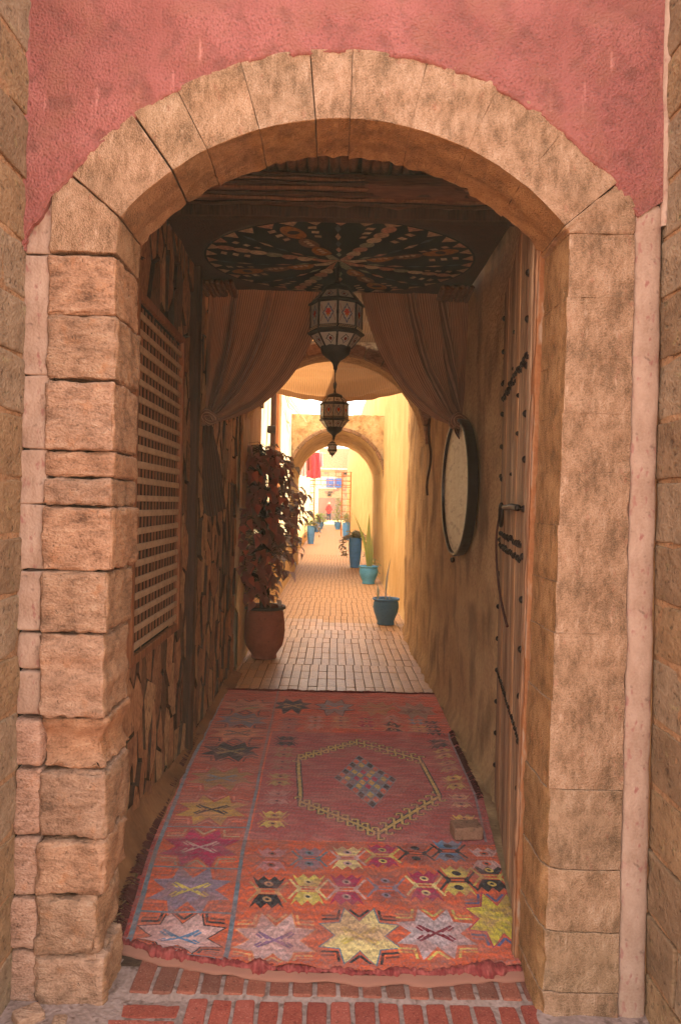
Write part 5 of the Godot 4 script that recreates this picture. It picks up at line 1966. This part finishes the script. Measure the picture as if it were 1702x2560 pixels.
func pots() -> void:
	# terracotta pot with the tall red plant
	var o := thing("potted_plant", "terracotta pot with a tall column of dark red leaves", "potted plant", Vector3(-0.675, 0, -7.85))
	var g := pot_geo([[0.0, 0.0], [0.125, 0.0], [0.132, 0.012], [0.126, 0.035], [0.150, 0.075], [0.188, 0.13], [0.206, 0.20], [0.211, 0.29], [0.206, 0.38], [0.197, 0.45], [0.190, 0.495], [0.196, 0.505], [0.212, 0.512], [0.216, 0.524], [0.210, 0.535], [0.190, 0.532], [0.184, 0.50], [0.182, 0.47]], func(a, y):
		if y < 0.13 or y > 0.47:
			return 0.0
		var r := 0.0
		for k in 5:   # combed grooves and loops
			r -= 0.0035 * exp(-pow((y - (0.17 + k * 0.022 + 0.012 * sin(a * 5 + k)) ) / 0.005, 2))
		r -= 0.004 * exp(-pow((sin(a * 4.0 + y * 30.0)) / 0.25, 2)) * smoothstep(0.26, 0.3, y)
		return r)
	part("pot", g, MT.terracotta, o)
	g = Geo.new()
	g.lathe([Vector2(0.196, 0.503), Vector2(0.214, 0.508), Vector2(0.2185, 0.524), Vector2(0.212, 0.539), Vector2(0.188, 0.535)], 40)
	part("rim", g, plain(Color(0.20, 0.13, 0.12), 0.6), o)
	g = Geo.new()
	g.lathe([Vector2(0.0, 0.49), Vector2(0.1, 0.488), Vector2(0.184, 0.482)], 24)
	part("soil", g, MT.soil, o)
	g = Geo.new()
	g.tube([Vector3(0.0, 0.46, 0), Vector3(-0.02, 1.0, 0.0), Vector3(-0.05, 1.7, 0), Vector3(-0.08, 2.2, 0)], [0.055, 0.05, 0.038, 0.015], 9)
	part("moss_pole", g, MT.stem, o)
	var kinds := []
	for k in 4:
		kinds.append(leaf_mesh(R(0.085, 0.12), R(0.065, 0.09), R(0.35, 0.8)).mesh())
	var reds := [leafy(Color(0.60, 0.20, 0.14)), leafy(Color(0.46, 0.13, 0.10)), leafy(Color(0.70, 0.29, 0.18)), leafy(Color(0.30, 0.20, 0.11)), leafy(Color(0.60, 0.15, 0.10))]
	var twigs := Geo.new()
	var rest := Geo.new()
	var made := 0
	for i in 1400:
		var y := 0.62 + 1.56 * pow((i * 0.618034) - floor(i * 0.618034), 0.9)
		var a := R(0, TAU)
		var wide := 0.385 + 0.05 * sin(y * 5.0 + 1.0) + 0.04 * sin(y * 13.0)
		if y > 1.95:
			wide *= lerpf(1.0, 0.5, (y - 1.95) / 0.23)
		if y < 0.85:
			wide *= 0.75
		var r := wide * sqrt(R(0.2, 1.0)) if i > 300 else wide * (R(0.72, 1.1) if i % 4 else R(1.0, 1.32))
		var p := Vector3(cos(a) * r - 0.115 - 0.04 * sin(y * 3.0), y + R(-0.05, 0.05), sin(a) * r)
		if nn(p, 4.5) < -0.24:
			continue
		var bs := Basis.from_euler(Vector3(R(-0.5, 0.5), -a + R(-0.7, 0.7), R(-1.25, 0.15)))
		bs = bs.scaled(Vector3.ONE * R(0.75, 1.2))
		twigs.tube([Vector3(cos(a) * 0.03, p.y - 0.05, sin(a) * 0.03), (p + Vector3(0, y, 0)) * 0.5 + Vector3(0, 0.02, 0) + Vector3(0, p.y - y, 0) * 0.5, p], [0.004, 0.003, 0.002], 3)
		if made < 300:
			made += 1
			var l := part("leaf", kinds[rg.randi() % 4], reds[rg.randi() % 5], o)
			l.transform = Transform3D(bs, p)
		else:
			rest.xf = Transform3D(bs, p)
			var lm := leaf_mesh(0.105, 0.078, 0.5)
			var off := rest.v.size()
			for k in lm.v.size():
				rest.add(lm.v[k], lm.uv[k])
			for k in lm.ix:
				rest.ix.append(k + off)
	stuff("inner_leaves", rest, reds[1], o)
	stuff("twigs", twigs, MT.stem, o)
	# glazed pots down the right side
	var low := [[0.0, 0.0], [0.110, 0.0], [0.118, 0.012], [0.112, 0.05], [0.132, 0.10], [0.160, 0.17], [0.172, 0.235], [0.168, 0.29], [0.160, 0.315], [0.163, 0.325], [0.182, 0.332], [0.185, 0.345], [0.178, 0.355], [0.160, 0.350], [0.155, 0.32], [0.153, 0.28]]
	var relief := func(a, y): return 0.0035 * sin(a * 7.0 + y * 40.0) * smoothstep(0.17, 0.2, y) * (1.0 - smoothstep(0.27, 0.3, y))
	o = thing("potted_plant", "dark teal pot holding two thin upright stems near the right wall", "potted plant", Vector3(0.745, 0, -10.2), "blue pots along the alley")
	part("pot", pot_geo(low, relief), MT.teal, o)
	g = Geo.new()
	g.lathe([Vector2(0.0, 0.325), Vector2(0.1, 0.322), Vector2(0.157, 0.312)], 24)
	part("soil", g, MT.soil, o)
	part("leaf", spear(Vector3(-0.01, 0.32, 0.02), Vector3(0.05, 0.90, 0.02), Vector3(-0.03, 0.0, 0), 0.028), leafy(Color(0.16, 0.20, 0.10)), o)
	part("leaf", spear(Vector3(-0.12, 0.32, 0.03), Vector3(-0.13, 0.56, 0.03), Vector3(0.03, 0, 0), 0.035), leafy(Color(0.36, 0.40, 0.10)), o)
	part("leaf", spear(Vector3(0.05, 0.32, 0.0), Vector3(0.055, 0.40, 0.0), Vector3(-0.02, 0, 0), 0.02), leafy(Color(0.20, 0.22, 0.12)), o)
	tuft(40, func(_i): return Vector3(R(-0.05, 0.12), 0.325, R(-0.1, 0.1)), 0.03, leafy(Color(0.30, 0.30, 0.16)), "weeds", o)
	o = thing("potted_plant", "turquoise pot with tall snake plant leaves against the right wall", "potted plant", Vector3(0.76, 0, -15.4), "blue pots along the alley")
	var p2 := part("pot", pot_geo(low, relief), MT.turquoise, o)
	p2.scale = Vector3(1.1, 1.03, 1.1)
	g = Geo.new()
	g.lathe([Vector2(0.0, 0.335), Vector2(0.1, 0.332), Vector2(0.172, 0.322)], 24)
	part("soil", g, MT.soil, o)
	var snake := leafy(Color(0.48, 0.56, 0.14))
	for q in [[Vector3(0.03, 0.34, 0), Vector3(-0.01, 1.46, 0), Vector3(-0.04, 0, 0), 0.10], [Vector3(0.0, 0.34, 0.03), Vector3(-0.33, 1.40, 0.05), Vector3(0.08, 0.1, 0), 0.06], [Vector3(0.05, 0.34, -0.03), Vector3(0.05, 0.98, 0), Vector3(0.02, 0, 0), 0.06], [Vector3(-0.03, 0.34, 0.02), Vector3(-0.08, 0.85, 0), Vector3(0, 0, 0), 0.05]]:
		part("leaf", spear(q[0], q[1], q[2], q[3]), snake, o)
	tuft(60, func(i): return Vector3(0.12 + R(-0.04, 0.10), 0.36 + R(0, 0.18) if i % 2 else 0.30 - R(0, 0.1), R(-0.1, 0.12)), 0.06, leafy(Color(0.52, 0.55, 0.12)), "sprigs", o)
	# tall vases
	var tall := [[0.0, 0.0], [0.120, 0.0], [0.122, 0.015], [0.118, 0.03], [0.140, 0.2], [0.162, 0.45], [0.168, 0.62], [0.162, 0.72], [0.158, 0.735], [0.164, 0.745], [0.166, 0.758], [0.15, 0.76], [0.145, 0.74], [0.143, 0.68]]
	var green := leafy(Color(0.46, 0.50, 0.14))
	var tan_leaf := leafy(Color(0.60, 0.48, 0.18))
	for q in [[Vector3(0.60, 0, -19.3), "tall blue vase with plants trailing down both of its sides", 1.0, true], [Vector3(0.64, 0, -34.2), "tall blue vase at the foot of the trellis, right side", 1.03, false], [Vector3(-0.83, 0, -30.2), "tall blue vase beside the left alley wall", 0.95, true]]:
		o = thing("potted_plant", q[1], "potted plant", q[0], "blue pots along the alley")
		var p := part("pot", pot_geo(tall), MT.blue, o)
		p.scale = Vector3(q[2], q[2], q[2])
		g = Geo.new()
		g.lathe([Vector2(0.0, 0.70 * q[2]), Vector2(0.145 * q[2], 0.69 * q[2])], 20)
		part("soil", g, MT.soil, o)
		tuft(160, func(_i):
			var a := R(0, TAU)
			var r := R(0.02, 0.22)
			return Vector3(cos(a) * r, 0.78 + R(-0.03, 0.16) * (1.0 if q[3] else 2.4), sin(a) * r), 0.11, green, "foliage", o)
		if q[3]:
			tuft(240, func(i):
				var s := -1.0 if i % 3 else 1.0
				var t := R(0, 1)
				return Vector3(s * (0.16 + 0.16 * sin(t * 2.4) + R(-0.06, 0.06)), 0.80 - 0.52 * t * t + R(-0.03, 0.03), R(-0.12, 0.12)), 0.09, tan_leaf, "trailing_leaves", o)
		else:
			tuft(120, func(_i): return Vector3(R(-0.2, 0.25), 0.8 + R(0, 0.75), R(-0.15, 0.15)), 0.07, tan_leaf, "stalks", o)
	# pots beyond the trellis
	for q in [[Vector3(-0.80, 0, -43.0), "broad blue bowl of green leaves behind the left vase", 1.5, 0.55], [Vector3(-0.74, 0, -49.0), "small blue pot past the leafy bowl on the left", 1.25, 0.5], [Vector3(0.36, 0, -48.0), "blue pot with upright green plant behind the trellis ladder", 1.3, 1.5]]:
		o = thing("potted_plant", q[1], "potted plant", q[0], "blue pots along the alley")
		var p := part("pot", pot_geo(low), MT.blue, o)
		p.scale = Vector3.ONE * q[2]
		tuft(260, func(_i):
			var a := R(0, TAU)
			var r := R(0.0, 0.42) if q[3] < 1.0 else R(0, 0.3)
			return Vector3(cos(a) * r, 0.36 * q[2] + R(-0.05, q[3]), sin(a) * r), 0.14, leafy(Color(0.48, 0.58, 0.14)), "foliage", o)


func small_things() -> void:
	# round panel on the right wall
	var o := thing("round_wall_panel", "large round pale disc in a dark frame on the right wall", "wall panel", Vector3(0.878, 1.735, -5.33))
	var pts := []
	var R0 := 0.475
	for k in 65:
		pts.append(Vector3(0.0, sin(TAU * k / 64) * R0, cos(TAU * k / 64) * 0.575))
	var g := Geo.new()
	for k in 64:   # a deep, slightly flared hoop
		var a := TAU * k / 64
		var b := TAU * (k + 1) / 64
		var ring := [[0.030, 1.0], [-0.026, 1.015], [-0.036, 1.0], [-0.036, 0.975], [-0.012, 0.965]]
		for i in 4:
			var f := func(t: float, q: Array) -> Vector3: return Vector3(q[0], sin(t) * R0 * q[1], cos(t) * 0.575 * q[1])
			g.flat(f.call(a, ring[i]), f.call(a, ring[i + 1]), f.call(b, ring[i + 1]), f.call(b, ring[i]))
	part("frame", g, plain(Color(0.16, 0.11, 0.085), 0.35, 0.2), o)
	g = Geo.new()
	g.grid(64, 6, func(u, t): return Vector3(-0.014, sin(TAU * u) * R0 * 0.97 * t, cos(TAU * u) * 0.575 * 0.97 * t))
	part("disc", g, surface({"m": 0.7, "ramp": [Color(0.78, 0.72, 0.60), Color(0.88, 0.84, 0.73), Color(0.93, 0.90, 0.81)], "layers": [[261, 0.015, 0.4], [262, 0.08, 0.5, 1, 4]], "spots": [[263, 0.03, 0.7, Color(0.55, 0.47, 0.36), 0.4, 1, 4]], "bump": 2.0, "rough": 0.5, "size": 256}), o)
	g = Geo.new()
	g.lathe([Vector2(0.0, -0.03), Vector2(0.012, -0.026), Vector2(0.018, -0.01), Vector2(0.014, 0.004), Vector2(0.0, 0.01)], 12, Vector3(-0.03, -R0 * 1.05, 0.0))
	part("finial", g, plain(Color(0.30, 0.22, 0.15), 0.3, 0.7), o)
	# twisted cord hanging from the awning on the right wall
	g = Geo.new()
	var l := []
	for k in 18:
		var t := k / 17.0
		l.append(Vector3(0.895 - 0.012 * sin(t * 9.0), 2.42 - 0.72 * t, -7.15 + 0.10 * sin(t * 3.0) * (1.0 - t)))
	g.tube(l, 0.012, 6)  # thin cord built where a dark streak runs down the wall
	tag(part("dangling_cord", g, plain(Color(0.30, 0.19, 0.11), 0.9)), "brown twisted root hanging down the ochre wall behind the right curtain", "root")
	# wires above the far arch
	g = Geo.new()
	for k in 3:
		g.tube([Vector3(-0.86, 3.55 + k * 0.12, -12.0 - k), Vector3(-0.84, 3.36 + 0.1 * k, -14.0), Vector3(-0.78 + 0.1 * k, 3.50 - k * 0.1, -15.9)], 0.008, 5)
	tag(part("wall_wires", g, MT.white), "loose pale wires on the left wall above the far arch", "wire")
	# rubble at the foot of the left jamb
	var chips := [["largest loose stone chip at the foot of the left stone jamb", 0.085, -0.90], ["middle sized stone chip beside the largest one, below the left jamb", 0.055, -0.80], ["smallest stone chip lying by the left court wall's foot", 0.035, -0.965]]
	for k in 3:
		var w: float = chips[k][1]
		var m := _stone(Vector3(w, w * 0.6, w * 0.8), 0.012, k * 3)
		var s := tag(part("stone_chip", m, MT.stone[k]), chips[k][0], "stone", "loose chips by the left jamb")
		s.position = Vector3(chips[k][2], -0.022 + w * 0.25, -2.335 + 0.01 * k)
		s.rotation.y = 0.7 + k
	# dry leaf on the rug
	g = leaf_mesh(0.15, 0.03, -0.1)
	var lf := tag(part("dry_leaf", g, leafy(Color(0.66, 0.56, 0.30))), "dry straw coloured leaf lying on the far left of the rug", "leaf")
	lf.position = Vector3(-0.66, 0.022, -5.78)
	lf.rotation.y = 0.25
